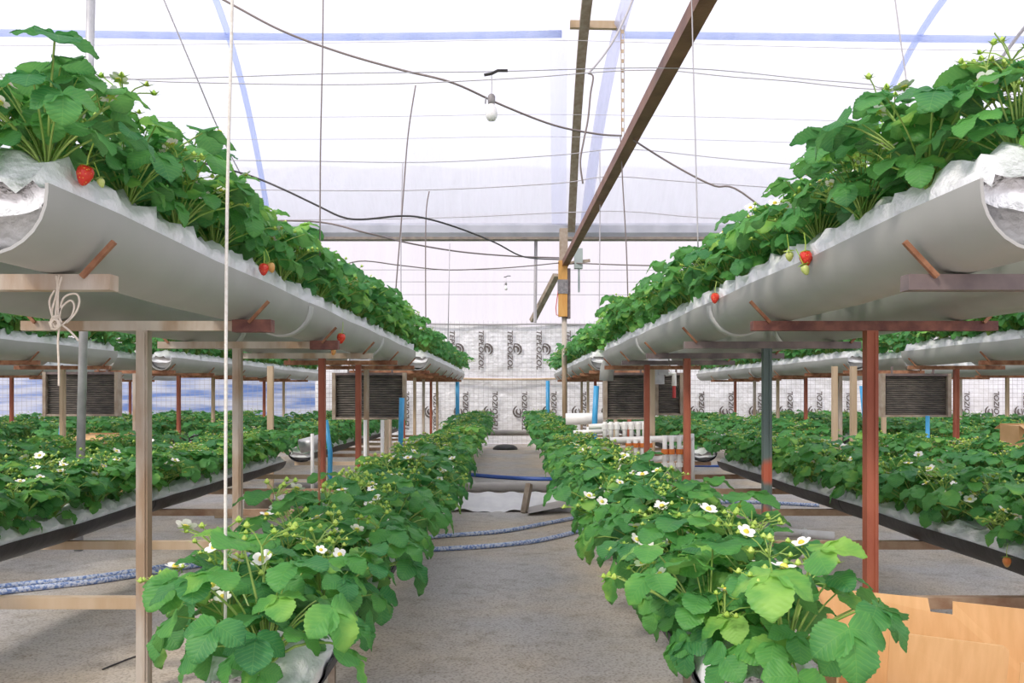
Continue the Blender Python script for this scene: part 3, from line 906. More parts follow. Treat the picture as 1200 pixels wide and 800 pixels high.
# berries
def berry_mesh(mat, r=.017, seeds=True):
    prof = [(.002, -.030), (.007, -.027), (.012, -.019), (.0165, -.008), (.0165, .002), (.012, .009), (.004, .011)]
    return MB().lathe([(a*r/.017, b_*r/.017) for a, b_ in prof], 12).mesh('strawberry', mat, True)
BERRY = {'red': berry_mesh('berry_red'), 'green': berry_mesh('unripe', .012), 'orange': berry_mesh('berry_orange', .015)}
bb = MB()
for k in range(8):
    a = 2*math.pi*k/8; ca, sa = math.cos(a), math.sin(a); n = len(bb.v)
    bb.v += [(-sa*.004, ca*.004, .011), (sa*.004, -ca*.004, .011), (ca*.020, sa*.020, .009), (0, 0, .014)]
    bb.f += [(n, n+1, n+2), (n, n+2, n+3)]; bb.mi += [0, 0]
bb.tube([(0, 0, .01), (.002, 0, .03), (0, .004, .06)], .0015, 4)
CALYX = bb.mesh('calyx', 'bud_green')

def leaf_plan(rr, upper, n):
    """list of (variant, rotz, scale, tilt) for one plant"""
    out = []
    cls = [0, 1, 2, 2, 3, 3, 4, 4, 5, 5, 6, 6, 6, 7, 7, 8] if upper else [0, 1, 2, 3, 3, 4, 5, 5, 6, 6, 7, 7, 8, 8, 9, 9, 9]
    a = rr.uniform(0, 6.28)
    for k in range(n):
        c = cls[int(k*len(cls)/n)]
        a += 2.399 + rr.uniform(-.3, .3)
        out.append((c*3+rr.choice((0, 0, 1, 1, 2)), a, rr.uniform(.82, 1.2), rr.uniform(-.12, .12)))
    return out

def plant_joined(seed, upper, hi, n):
    rr = random.Random(seed); V, F, UV, MI = [], [], [], []
    src = LEAF_HI if hi else LEAF_LO
    for (c, a, s, ti) in leaf_plan(rr, upper, n):
        v, f, uv, mi = src[c]; m = Euler((ti, 0, a)).to_matrix()
        k = len(V)
        V += [tuple(m @ Vector(q)*s) for q in v]; F += [tuple(k+i for i in ff) for ff in f]; UV += uv; MI += mi
    # trusses and flowers
    for q in range(4 if hi else 3):
        me, ends, bb = TRUSS[rr.randrange(4)]
        a = rr.uniform(0, 6.28); m = Euler((0, 0, a)).to_matrix(); s = rr.uniform(.9, 1.25)
        k = len(V)
        V += [tuple(m @ Vector(x)*s) for x in bb.v]; F += [tuple(k+i for i in ff) for ff in bb.f]; MI += [1 if i == 0 else 2 for i in bb.mi]; UV += [(0, 0)]*len(bb.v)
        for (e, d_) in ends:
            fb = flower_data(MB()); k = len(V); c = m @ e*s
            fs = rr.uniform(1.2, 1.6)
            V += [tuple(c + Vector(x)*fs) for x in fb.v]; F += [tuple(k+i for i in ff) for ff in fb.f]; MI += [3 if i == 0 else (4 if i == 1 else 2) for i in fb.mi]; UV += [(0, 0)]*len(fb.v)
    return V, F, UV, MI
PMATS = ('leaf', 'petiole', 'bud_green', 'petal', 'pistil')
MID_U = [mesh_from('strawberry_plant', plant_joined(200+k, True, True, 29), PMATS) for k in range(5)]
MID_L = [mesh_from('strawberry_plant', plant_joined(300+k, False, True, 29), PMATS) for k in range(5)]

PLANTS = []
def detailed_plant(loc, seed, upper, n, lab, scale=1.0, ntruss=2, group=None):
    rr = random.Random(seed)
    t = thing('strawberry_plant', lab, 'strawberry plant', loc, group)
    t.rotation_euler = (0, 0, rr.uniform(0, 6.28)); t.scale = (scale,)*3
    for (c, a, s, ti) in leaf_plan(rr, upper, n):
        o = obj('leaf', LEAF_ME[c], t); o.rotation_euler = (ti, 0, a); o.scale = (s, s, s)
    for q in range(ntruss):
        me, ends, _ = TRUSS[rr.randrange(4)]
        o = obj('flower_truss', me, t); o.rotation_euler = (0, 0, rr.uniform(0, 6.28)); s = rr.uniform(.95, 1.3); o.scale = (s,)*3
        for (e, d_) in ends[:(2 if rr.random() < .8 else 1)]:
            fo = obj('flower', FLOWER, o, e); fo.rotation_euler = (rr.uniform(-.7, .7), rr.uniform(-.7, .7), rr.uniform(0, 6)); fs = rr.uniform(1.2, 1.6); fo.scale = (fs,)*3
    PLANTS.append((Vector(loc), t))
    return t
def mid_plant(loc, seed, upper, lab, group=None):
    rr = random.Random(seed)
    o = obj('strawberry_plant', (MID_U if upper else MID_L)[rr.randrange(5)], None, loc)
    o.rotation_euler = (0, 0, rr.uniform(0, 6.28)); s = rr.uniform(1.05, 1.25); o.scale = (s, s, s*rr.uniform(.9, 1.1))
    tag(o, lab, 'strawberry plant', group)
    PLANTS.append((Vector(loc), o))
    return o
STUFF = []
SP = .215
def plant_row(x, y0, y1, upper, row, detail_to, indiv_from, indiv_to, scale=1.0, nleaf=17):
    z = 1.575 if upper else .285
    upper = upper or (2 < abs(x) < 3 and y0 < 5)        # the second floor rows grow upright
    k = 0; y = y0+.1; cnt = 0
    rr = random.Random(int(x*100)+int(y0*10)+(7 if upper else 0))
    while y < y1-.06:
        k += 1; wd = .06 if upper else .085; lx = x + (wd if k % 2 else -wd) + rr.uniform(-.03, .03); ly = y + rr.uniform(-.03, .03)
        if indiv_from <= y <= indiv_to:
            cnt += 1
            lab = 'strawberry plant in the %s, %s from its front' % (row, ordinal(cnt))
            g = 'strawberry plants in the ' + row
            big = (not upper and abs(x) < 1 and y < 2.7)
            if big and x < 0: lx -= .05
            if y < detail_to: detailed_plant((lx, ly, z), rr.randrange(10**6), upper, nleaf, lab, scale*rr.uniform(.9, 1.1)*(1.05 if big and x < 0 else 1), (4 if upper else 3), g)
            else: mid_plant((lx, ly, z), rr.randrange(10**6), upper, lab, g)
        else:
            STUFF.append((lx, ly, z, upper, rr.randrange(10**6)))
        y += SP*(1 if y < SEC1[1] else 1.25)
for s, side in ((-1, 'left'), (1, 'right')):
    X = LOWX[s]
    plant_row(s*1.22, SEC1[0]+.03, SEC1[1], True, '%s inner upper trough' % side, 6.6, 0, 99, 1.06, 29)
    plant_row(X[0], 2.24, SEC1[1], False, '%s inner floor row' % side, 6.6, 0, 99, 1.18, 29)
    plant_row(X[1], 2.8, SEC1[1]+.1, False, '%s second floor row' % side, 6.8, 3.9, 99, 1.15, 27)
    plant_row(s*1.98, 2.05, SEC1[1], True, '%s outer upper trough' % side, 4.4, 3.0, 6.2, 1.05, 26)
    plant_row(s*4.62, 5.2, SEC1[1], True, '%s third upper trough' % side, 0, 7.4, 99)
    plant_row(s*5.38, 5.2, SEC1[1], True, '%s fourth upper trough' % side, 0, 99, 99)
    plant_row(X[2], 5.2, SEC1[1], False, '%s third floor row' % side, 0, 6.6, 99)
    plant_row(X[3], 7.0, SEC1[1], False, '%s fourth floor row' % side, 0, 99, 99)
    plant_row(s*1.22, *SEC2, True, '%s inner upper far trough' % side, 0, 0, 12.4)
    plant_row(X[0], *SEC2, False, '%s inner far floor row' % side, 0, 0, 13.4)
    for xx in (1.98, 4.62, 5.38, 8.02, 8.78): plant_row(s*xx, *SEC2, True, '', 0, 99, 99)
    for xx in X[1:]: plant_row(xx, *SEC2, False, '', 0, 99, 99)

LOWP = {True: [plant_joined(400+k, True, False, 20) for k in range(4)], False: [plant_joined(500+k, False, False, 20) for k in range(4)]}
LOWA = {}
for up, lst in LOWP.items():
    LOWA[up] = [(np.array(V, dtype=np.float64), [len(f) for f in F], np.array([i for f in F for i in f]), np.array(UV), np.array(MI)) for V, F, UV, MI in lst]
Vs, Ls, Ps, Us, Ms = [], [], [], [], []
off = 0
for (x, y, z, up, sd) in STUFF:
    rr = random.Random(sd); V, fl, lv, uv, mi = LOWA[up][rr.randrange(4)]
    a = rr.uniform(0, 6.28); s = rr.uniform(1.15, 1.4)
    c_, s_ = math.cos(a)*s, math.sin(a)*s
    W = np.empty_like(V); W[:, 0] = V[:, 0]*c_-V[:, 1]*s_+x; W[:, 1] = V[:, 0]*s_+V[:, 1]*c_+y; W[:, 2] = V[:, 2]*s*.95+z
    Vs.append(W); Ls.append(lv+off); Ps += fl; Us.append(uv[lv]); Ms.append(mi); off += len(V)
Vs = np.concatenate(Vs); Ls = np.concatenate(Ls); Us = np.concatenate(Us); Ms = np.concatenate(Ms)
me = bpy.data.meshes.new('distant_strawberry_plants')
me.vertices.add(len(Vs)); me.vertices.foreach_set('co', Vs.ravel())
me.loops.add(len(Ls)); me.loops.foreach_set('vertex_index', Ls.astype(np.int32))
me.polygons.add(len(Ps)); Pa = np.array(Ps, dtype=np.int32)
me.polygons.foreach_set('loop_start', np.concatenate([[0], np.cumsum(Pa)[:-1]]).astype(np.int32))
for m in PMATS: me.materials.append(M[m])
me.polygons.foreach_set('material_index', Ms.astype(np.int32)); me.polygons.foreach_set('use_smooth', np.ones(len(Ps), dtype=bool))
ul = me.uv_layers.new(name='uv'); ul.data.foreach_set('uv', Us.astype(np.float32).ravel())
me.update(calc_edges=True); me.validate()
tag(obj('strawberry_foliage', me), 'dense green foliage of distant strawberry plants filling the far rows', 'foliage', kind='stuff')

# ripe and unripe berries hung on the plants where the photograph shows them
def hang(p, kind, scale=1.0, lab=None):
    best = min((q for q in PLANTS if q[1].type == 'EMPTY'), key=lambda q: (q[0]-p).length)
    t = best[1]
    o = obj('strawberry', BERRY[kind], t)
    bpy.context.view_layer.update() if False else None
    mw = Matrix.LocRotScale(t.location, t.rotation_euler, t.scale)
    o.matrix_parent_inverse = mw.inverted()
    o.location = p; o.scale = (scale,)*3; o.rotation_euler = (rng.uniform(-.3, .3), rng.uniform(-.3, .3), rng.uniform(0, 6))
    o['label'] = lab or ('ripe red strawberry' if kind == 'red' else 'unripe strawberry')
    obj('calyx', CALYX, o)
hang(at(105, 203, 2.16) + Vector((0, -.02, 0)), 'red', 1.25)
hang(at(118, 212, 2.16) + Vector((0, -.0, 0)), 'green', .8)
hang(at(309, 313, 3.62), 'red', 1.25)
hang(at(317, 311, 3.64), 'orange', 1.2, 'half ripe strawberry')
hang(at(400, 394, 5.35), 'red', 1.6)
hang(at(391, 411, 5.4), 'orange', 1.1, 'half ripe strawberry')
hang(at(944, 299, 3.02), 'red', 1.35)
hang(at(943, 314, 3.0), 'green', 1.25)
hang(at(925, 298, 3.02), 'green', 1.2)
hang(at(838, 347, 4.35), 'red', 1.3)
hang(at(1180, 656, 4.0), 'orange', 1.3, 'orange ripening strawberry')

# ================================================================== LOUVRE PANELS
def louvre(x0, x1, Y, zt, zb, lab, post=True):
    t = thing('louvre_panel', lab, 'louvre panel', ((x0+x1)/2, Y, zb))
    W, H = x1-x0, zt-zb
    MB().box((0, .04, H/2), (W-.06, .02, H-.02)).build('backing', 'black_plastic', t)
    for s in (-1, 1): MB().box((s*(W/2-.02), 0, H/2), (.04, .12, H)).build('frame_side', 'wood_old', t)
    MB().box((0, 0, H-.015), (W-.08, .1, .03)).build('frame_rail', 'dark_steel', t)
    MB().box((0, 0, .012), (W-.08, .1, .024)).build('frame_rail', 'wood_old', t)
    n = 18
    sm = MB().box((0, 0, 0), (W-.09, .035, .012), rotm('X', 32)).mesh('slat', 'slat_dark')
    for k in range(n): obj('slat', sm, t, (0, 0, .04+(H-.08)*k/(n-1)))
    for s in (-.3, .3):
        MB().box((s*W, .05, H+.04), (.02, .02, .09)).build('hanger', 'dark_steel', t)
YP = 10.25
louvre(-5.58, -4.68, YP, 1.30, .77, 'dark louvre panel hanging at the far left beyond the pale post')
louvre(-2.12, -1.24, YP, 1.29, .73, 'dark louvre panel hanging behind the left red-brown posts')
louvre(1.13, 1.70, YP, 1.29, .73, 'wider dark louvre panel right of the aisle behind the manifold')
louvre(1.74, 2.08, YP, 1.29, .78, 'narrow dark louvre panel right of the red post')
louvre(4.45, 5.28, YP, 1.28, .76, 'dark louvre panel hanging at the far right beyond the red post')
t = thing('valve_box', 'grey box with pipe and red valve hanging above the narrow louvre', 'valve box', at(770, 440, 10.0))
MB().box((0, 0, 0), (.15, .12, .2)).box((.06, -.03, .07), (.12, .1, .12)).build('box_body', 'galvanised', t)
MB().tube([(.1, 0, .02), (.2, 0, .02), (.2, 0, -.12)], .03, 8).build('pipe_elbow', 'pvc_white', t)
MB().tube([(.2, 0, -.12), (.2, 0, -.26)], .02, 8).build('valve_handle', 'valve_red', t)

# ================================================================== PIPES, MANIFOLD
def pipe(name, pts, r, mat, lab, cat, n=8):
    return tag(MB().tube(pts, r, n).build(name, mat, smooth=True), lab, cat)
pipe('drain_pipe', [at(73, 487, 9.9), at(70, 527, 9.9), Vector((at(70, 0, 9.9).x, 9.9, FZ))], .026, 'pvc_blue', 'blue drain pipe standing below the far left louvre panel', 'pipe')
pipe('drain_pipe', [at(471, 466, 9.7), at(470, 497, 9.7), Vector((at(468, 0, 9.7).x, 9.7, FZ))], .03, 'pvc_blue', 'blue drain pipe below the left trough end', 'pipe')
pipe('drain_pipe', [at(382, 492, 9.0), at(387, 530, 9.0), Vector((at(386, 0, 9.0).x, 9.0, FZ))], .026, 'pvc_blue', 'bent blue drain pipe beside the left red-brown post', 'pipe')
pipe('drain_pipe', [at(699, 452, 9.9), at(697, 490, 9.9), Vector((at(696, 0, 9.9).x, 9.9, FZ))], .032, 'pvc_blue', 'blue drain pipe below the right trough end', 'pipe')
pipe('drain_pipe', [at(1010, 452, 9.9), at(1014, 495, 9.9), Vector((at(1015, 0, 9.9).x, 9.9, FZ))], .03, 'pvc_blue', 'slanting blue drain pipe beside the right red post', 'pipe')
pipe('drain_pipe', [at(1087, 487, 10.1), Vector((at(1087, 0, 10.1).x, 10.1, FZ))], .025, 'pvc_blue', 'blue drain pipe under the far right louvre panel', 'pipe')
for sx, px in ((-1, 536), (1, 642)):
    pipe('drain_pipe', [at(px, 446, 19.3), at(px, 480, 19.3), Vector((at(px, 0, 19.3).x, 19.3, FZ))], .045, 'pvc_blue', 'blue drain pipe at the far end of the %s row' % ('left' if sx < 0 else 'right'), 'pipe')
for px, y0, y1, lab in ((366, 508, 566, 'white stake left of the left red-brown post'), (428, 492, 556, 'white stake right of the left red post'), (448, 492, 545, 'thin white stake beneath the left trough end')):
    pipe('white_stake', [at(px, y0, 9.2), Vector((at(px, 0, 9.2).x, 9.2, FZ))], .02, 'pvc_white', lab, 'stake')
pipe('pale_stake', [at(453, 492, 9.5), Vector((at(453, 0, 9.5).x, 9.5, FZ))], .025, 'pale_wood', 'pale wooden stake next to the thin white stake', 'stake')
for px, lab in ((1000, 'pale wooden post left of the right red post'), (978, 'thin pale wooden post in the right outer rows'), (317, 'thin tan post between the left pale and red posts')):
    b_ = at(px, 440, 10.6)
    bb = MB(); bb.bar((b_.x, b_.y, FZ), (b_.x, b_.y, 1.38), .07 if px != 978 else .06, .06)
    tag(bb.build('wooden_post', 'pale_wood'), lab, 'post')
# trough end elbow on the right
t = thing('end_elbow', 'grey pipe elbow dropping from the right inner trough end', 'elbow', (1.20, SEC1[1]+.05, BARZ))
MB().tube([(0, -.02, .12), (-.02, .12, .10), (-.06, .16, 0), (-.07, .16, -.14)], .085, 10).build('elbow_pipe', 'trough_grey', t, smooth=True)

t = thing('pvc_manifold', 'white plastic pipe manifold with rows of valves beside right red post', 'manifold', (1.45, 8.9, .0))
o0 = Vector(t.location)
def mp(px, py, Y=8.9): return at(px, py, Y)-o0
def mpipe(nm, pts, r, mat='pvc_white', par=None): return MB().tube(pts, r, 8).build(nm, mat, par or t, smooth=True)
mpipe('header_pipe', [mp(715, 516), mp(812, 513)], .034)
mpipe('header_pipe', [mp(735, 541), mp(806, 534)], .032)
mpipe('header_pipe', [mp(690, 500, 9.4), mp(756, 496, 9.4)], .03)
mpipe('header_pipe', [mp(672, 507, 9.6), mp(712, 505, 9.6)], .028)
mpipe('standpipe', [mp(811, 508), mp(812, 566)], .022)
for k, px in enumerate((709, 716, 723, 732, 740, 748, 755)):
    q = mpipe('riser', [mp(px, 494, 9.2), mp(px, 516, 9.2)], .023)
    MB().tube([mp(px, 497, 9.2), mp(px, 503, 9.2)], .034, 8).build('union_nut', 'pvc_white', q)
for k, px in enumerate((779, 787, 796, 804)):
    q = mpipe('riser', [mp(px, 510, 8.86), mp(px, 552, 8.86)], .024)
    MB().tube([mp(px, 526, 8.86), mp(px, 532, 8.86)], .036, 8).build('valve_handle', 'valve_orange', q)
    MB().tube([mp(px, 542, 8.86), mp(px, 547, 8.86)], .036, 8).build('union_nut', 'pvc_white', q)
for k, px in enumerate((737, 745, 753, 761)):
    q = mpipe('riser', [mp(px, 515, 8.8), mp(px, 545, 8.8)], .022)
    MB().tube([mp(px, 519, 8.8), mp(px, 524, 8.8)], .035, 8).build('valve_handle', 'valve_orange', q)
for px in (741, 801): MB().bar(mp(px, 541), Vector((mp(px, 541).x, 0, FZ)), .03, .03).build('support_leg', 'rust', t)
pipe('filter_tank', [at(663, 491, 11.0), at(706, 490, 11.0)], .075, 'pvc_white', 'fat white filter pipe lying behind the girder pole', 'filter', 12)
pipe('standing_pipe', [at(690, 500, 10.8), Vector((at(690, 500, 10.8).x, 10.8, FZ))], .03, 'pvc_white', 'white upright pipe carrying the fat filter pipe', 'pipe')
t = thing('pvc_offcut', 'white pipe with tees lying on the floor by the patchy post', 'pipe', on_floor(915, 640))
o0 = Vector(t.location)
mpipe('pipe_run', [on_floor(845, 618, .03)-o0, on_floor(978, 628, .03)-o0], .04, par=t)
for px in (878, 943): mpipe('tee', [on_floor(px, 622, .03)-o0, on_floor(px, 650, .03)-o0], .03, par=t)
pipe('pump_body', [at(352, 523, 10.1), at(376, 517, 10.1)], .085, 'galvanised', 'grey cylindrical pump lying in the left cross aisle', 'pump', 12)

# cross pipe on the path with sheet and stake
pipe('cross_pipe', [(-2.75, 10.0, -.06), (1.6, 10.0, -.06)], .06, 'pipe_grey', 'thick grey pipe crossing the path between the floor rows', 'pipe', 12)
pipe('cross_pipe', [(-1.6, 20.7, at(0, 507, 20.7).z), (1.6, 20.7, at(0, 507, 20.7).z)], .07, 'pipe_grey', 'grey pipe crossing the far end of the path', 'pipe', 12)
MB()
bb = MB(); bb.box((-2.2, 9.2, at(0, 591, 9.2).z), (1.3, .07, .1)); tag(bb.build('wooden_beam', 'wood_old'), 'weathered beam lying in front of the cross pipe on the left', 'beam')
bb = MB(); bb.box((-2.3, 9.0, FZ+.025), (1.6, .06, .05)); tag(bb.build('wooden_batten', 'pale_wood'), 'pale batten lying on the floor below the weathered beam', 'batten')
def sh(u, v):
    x = -.75 + 1.5*u
    y = 9.92 - .5*v
    return (x, y, FZ + .15*(1-v)**1.5 + .012 + .018*math.sin(x*9)*v*v + .012*math.sin(x*23+1))
bb = MB(); bb.grid(sh, 30, 8); tag(bb.build('plastic_sheet', 'sheet_white', smooth=True), 'white plastic sheet tucked beneath the path cross pipe', 'sheet')
def sh2(u, v):
    x = .20 + .65*u; y = 9.62 - .5*v*(1-u*.5)
    return (x, y, FZ+.03 + .13*u*(1-.3*v) + .01*math.sin(v*6))
bb = MB(); bb.grid(sh2, 8, 6); tag(bb.build('grey_flap', 'pipe_grey', smooth=True), 'curled grey plastic flap right of the short wooden stake', 'flap')
bb = MB(); bb.bar(on_floor(614, 601), on_floor(614, 601)+Vector((.06, .1, .31)), .06, .06); tag(bb.build('wooden_stake', 'wood_old'), 'short wooden stake leaning on the path cross pipe', 'stake')
bb = MB(); bb.lathe([(.3, 0), (.28, .05), (.2, .1), (.05, .12)], 14, c=(-.1, 20.2, FZ)); tag(bb.build('black_lump', 'black_plastic', smooth=True), 'low black heap at the far end of the path', 'heap')

def hose(pix, r, mat, lab, z=None):
    P = [on_floor(px, py, r) for px, py in pix]
    # smooth through Catmull-Rom
    Q = []
    for i in range(len(P)-1):
        p0 = P[max(0, i-1)]; p1 = P[i]; p2 = P[i+1]; p3 = P[min(len(P)-1, i+2)]
        for k in range(8):
            t_ = k/8
            Q.append(.5*((2*p1)+(p2-p0)*t_+(2*p0-5*p1+4*p2-p3)*t_**2+(-p0+3*p1-3*p2+p3)*t_**3))
    Q.append(P[-1])
    return tag(MB().tube(Q, r, 8).build('hose', mat, smooth=True), lab, 'hose')
hose([(-420, 705), (-200, 702), (-60, 694), (20, 685), (110, 676), (190, 664), (255, 654), (380, 640), (515, 628), (590, 622), (650, 611), (740, 595), (860, 588), (960, 592)], .02, 'hose_braided', 'blue and white braided hose, rear one crossing both paths')
hose([(-420, 716), (-200, 712), (-60, 702), (20, 691), (110, 681), (190, 668.5), (255, 659), (380, 648), (515, 643), (600, 637), (655, 628), (740, 606), (860, 598), (960, 601)], .02, 'hose_braided', 'blue and white braided hose, front one crossing both paths')
hose([(540, 555), (590, 559), (640, 561), (700, 560)], .03, 'hose_blue_plain', 'plain blue hose across the path behind the cross pipe')
hose([(370, 526), (400, 526), (440, 527)], .025, 'hose_blue_plain', 'blue hose in the left cross aisle behind red posts')
hose([(800, 545), (840, 546), (900, 545)], .02, 'hose_blue_plain', 'blue hose on the floor right of the manifold')
bb = MB(); P = [on_floor(x_, y_, .006) for x_, y_ in ((120, 784), (150, 772), (185, 760), (205, 745))]; bb.tube(P, .004, 6); tag(bb.build('drip_line', 'cable_black'), 'thin black drip line on the floor beside the left pale post', 'tube')

# ================================================================== CARDBOARD BOX
t = thing('cardboard_box', 'open brown cardboard box on the floor at the lower right', 'box', (1.75, 3.0, FZ))
o0 = Vector(t.location)
def panel(nm, corners, parent=t, thick=.006, cat=None):
    """corners: outline in order, world coordinates"""
    C = [Vector(c)-o0 for c in corners]
    nrm = (C[1]-C[0]).cross(C[2]-C[0]).normalized()*thick
    bb = MB(); n = len(C)
    bb.v = [tuple(c) for c in C]+[tuple(c+nrm) for c in C]
    bb.f = [tuple(reversed(range(n))), tuple(range(n, 2*n))]+[(k, (k+1) % n, n+(k+1) % n, n+k) for k in range(n)]
    bb.mi = [0]*len(bb.f)
    return bb.build(nm, 'cardboard', parent)
A = Vector((1.20, 3.28, FZ)); B = Vector((2.15, 2.98, FZ)); D = Vector((1.02, 2.62, FZ)); C_ = Vector((1.97, 2.32, FZ))
def up(p, h, lean=(0, 0)): return Vector((p.x+lean[0], p.y+lean[1], h))
ab = lambda f: A.lerp(B, f)
# back wall with a notch in its upper edge
panel('back_wall', [up(A, FZ), up(B, FZ), up(B, .235, (.02, .03)), up(ab(.46), .262, (.01, .03)), up(ab(.455), .215, (.01, .02)), up(ab(.38), .22, (.01, .02)), up(ab(.375), .268, (.01, .03)), up(A, .285, (-.02, .03))])
panel('side_wall', [up(D, FZ), up(A, FZ), up(A, .285, (-.02, .03)), up(D, .27, (-.02, 0))])
panel('side_wall', [up(B, FZ), up(C_, FZ), up(C_, .24, (.05, 0)), up(B, .235, (.02, .03))])
panel('front_wall', [up(C_, FZ), up(D, FZ), up(D, FZ+.2, (0, -.02)), up(C_, FZ+.2, (0, -.02))])
panel('box_base', [A, D, C_, B])
F0, F1 = Vector((1.27, 2.86, .0)), Vector((1.61, 2.76, .0))
panel('inner_flap', [up(F0, .02, (0, .02)), up(F1, .02, (0, .02)), up(F1, .205, (0, -.01)), up(F1, .222, (-.02, -.012)), up(F0, .24, (0, -.012))])
panel('inner_flap', [up(Vector((1.64, 2.76, 0)), .01), up(Vector((1.98, 2.62, 0)), .01), up(Vector((1.99, 2.60, 0)), .19), up(Vector((1.64, 2.74, 0)), .17)])
for i_, (x_, y_, z_, sx_, sy_, sz_, lab) in enumerate(((at(133, 508, 10.6).x, 10.6, FZ, .75, .3, .80, 'tan cardboard carton among the far left floor plants'),
                                                       (at(1197, 505, 10.5).x, 10.5, FZ, .3, .4, .92, 'tan cardboard carton at the right frame edge'))):
    tt = thing('carton', lab, 'carton', (x_, y_, z_))
    MB().box((0, 0, sz_/2), (sx_, sy_, sz_)).build('carton_body', 'cardboard', tt)
    for s in (-1, 1): MB().box((0, s*(sy_/2+.06), sz_-.02), (sx_*.98, .16, .006), rotm('X', -s*25)).build('flap', 'cardboard', tt)

# ================================================================== CORDS, CABLES, WIRES, BULBS
def strand(nm, pts, r, mat, lab, cat, n=5, smooth_pts=True):
    P = [Vector(p) for p in pts]
    if len(P) > 2 and smooth_pts:
        Q = []
        for i in range(len(P)-1):
            p0 = P[max(0, i-1)]; p1 = P[i]; p2 = P[i+1]; p3 = P[min(len(P)-1, i+2)]
            for k in range(6):
                t_ = k/6
                Q.append(.5*((2*p1)+(p2-p0)*t_+(2*p0-5*p1+4*p2-p3)*t_**2+(-p0+3*p1-3*p2+p3)*t_**3))
        Q.append(P[-1]); P = Q
    return tag(MB().tube(P, r, n).build(nm, mat, smooth=True), lab, cat)
strand('plant_string', [at(276, -320, 2.3), at(272, 0, 2.3), at(266, 250, 2.3), at(264.5, 500, 2.3), at(264, 742, 2.3)], .0045, 'cord_white', 'white cord hanging in front of the left trough down to the nearest plant', 'string', 7)
Yc = 7.5
strand('sagging_cable', [at(150, -60, Yc), at(262, 0, Yc), at(330, 36, Yc), at(400, 62, Yc), at(470, 82, Yc), at(530, 97, Yc), at(590, 124, Yc+.3), at(650, 147, Yc+.6), at(700, 157, Yc+1), at(728, 159, Yc+1.4)], .0105, 'wire_dark', 'dark power cable sagging across the vault to the girder', 'cable')
strand('sagging_cable', [at(742, 164, Yc), at(775, 185, Yc), at(810, 205, Yc), at(838, 218, Yc), at(870, 226, Yc), at(960, 300, Yc)], .009, 'wire_dark', 'brown cable running from the girder to the right foliage', 'cable')
strand('sagging_cable', [at(105, 120, 7.15), at(200, 178, 8), at(290, 205, 9), at(330, 221, 9), at(370, 240, 9), at(400, 254, 9), at(425, 257, 9), at(470, 253, 9.2), at(500, 256, 9.5), at(540, 268, 10), at(580, 284, 11), at(615, 301, 12.5), at(655, 304, 14.4)], .011, 'cable_black', 'black cable dipping from the left foliage towards the girder post', 'cable')
strand('sagging_cable', [at(200, 262, 10), at(360, 259, 11), at(430, 273, 11), at(480, 285, 12), at(540, 295, 13), at(600, 300, 14), at(655, 302, 14.5)], .012, 'wire_dark', 'thin brown cable under the gutter leading to the girder post', 'cable')
strand('sagging_cable', [at(380, 320, 11.5), at(420, 306, 12), at(470, 311, 12.5), at(520, 316, 13), at(570, 315, 13.5), at(615, 312, 14), at(655, 308, 14.4)], .009, 'wire_dark', 'lowest thin brown cable drooping below the gutter', 'cable')
strand('sagging_cable', [at(668, 308, 14.6), at(720, 310, 14.2), at(770, 311, 13.5), at(810, 309, 13)], .011, 'wire_dark', 'brown cable from the girder post to the right trough', 'cable')
strand('loose_wire', [at(745, -10, 8), at(735, 15, 8), at(722, 42, 8), at(708, 64, 8), at(695, 80, 8), at(689, 86, 8)], .011, 'wire_grey', 'loose grey wire dropping to a knot beside the roof rib', 'wire')
strand('loose_wire', [at(689, 86, 8), at(695, 90, 8), at(692, 110, 8), at(689, 140, 8), at(684, 165, 8), at(680, 190, 8), at(683, 215, 8)], .009, 'wire_dark', 'loose dark wire hanging below the knot beside the rib', 'wire')
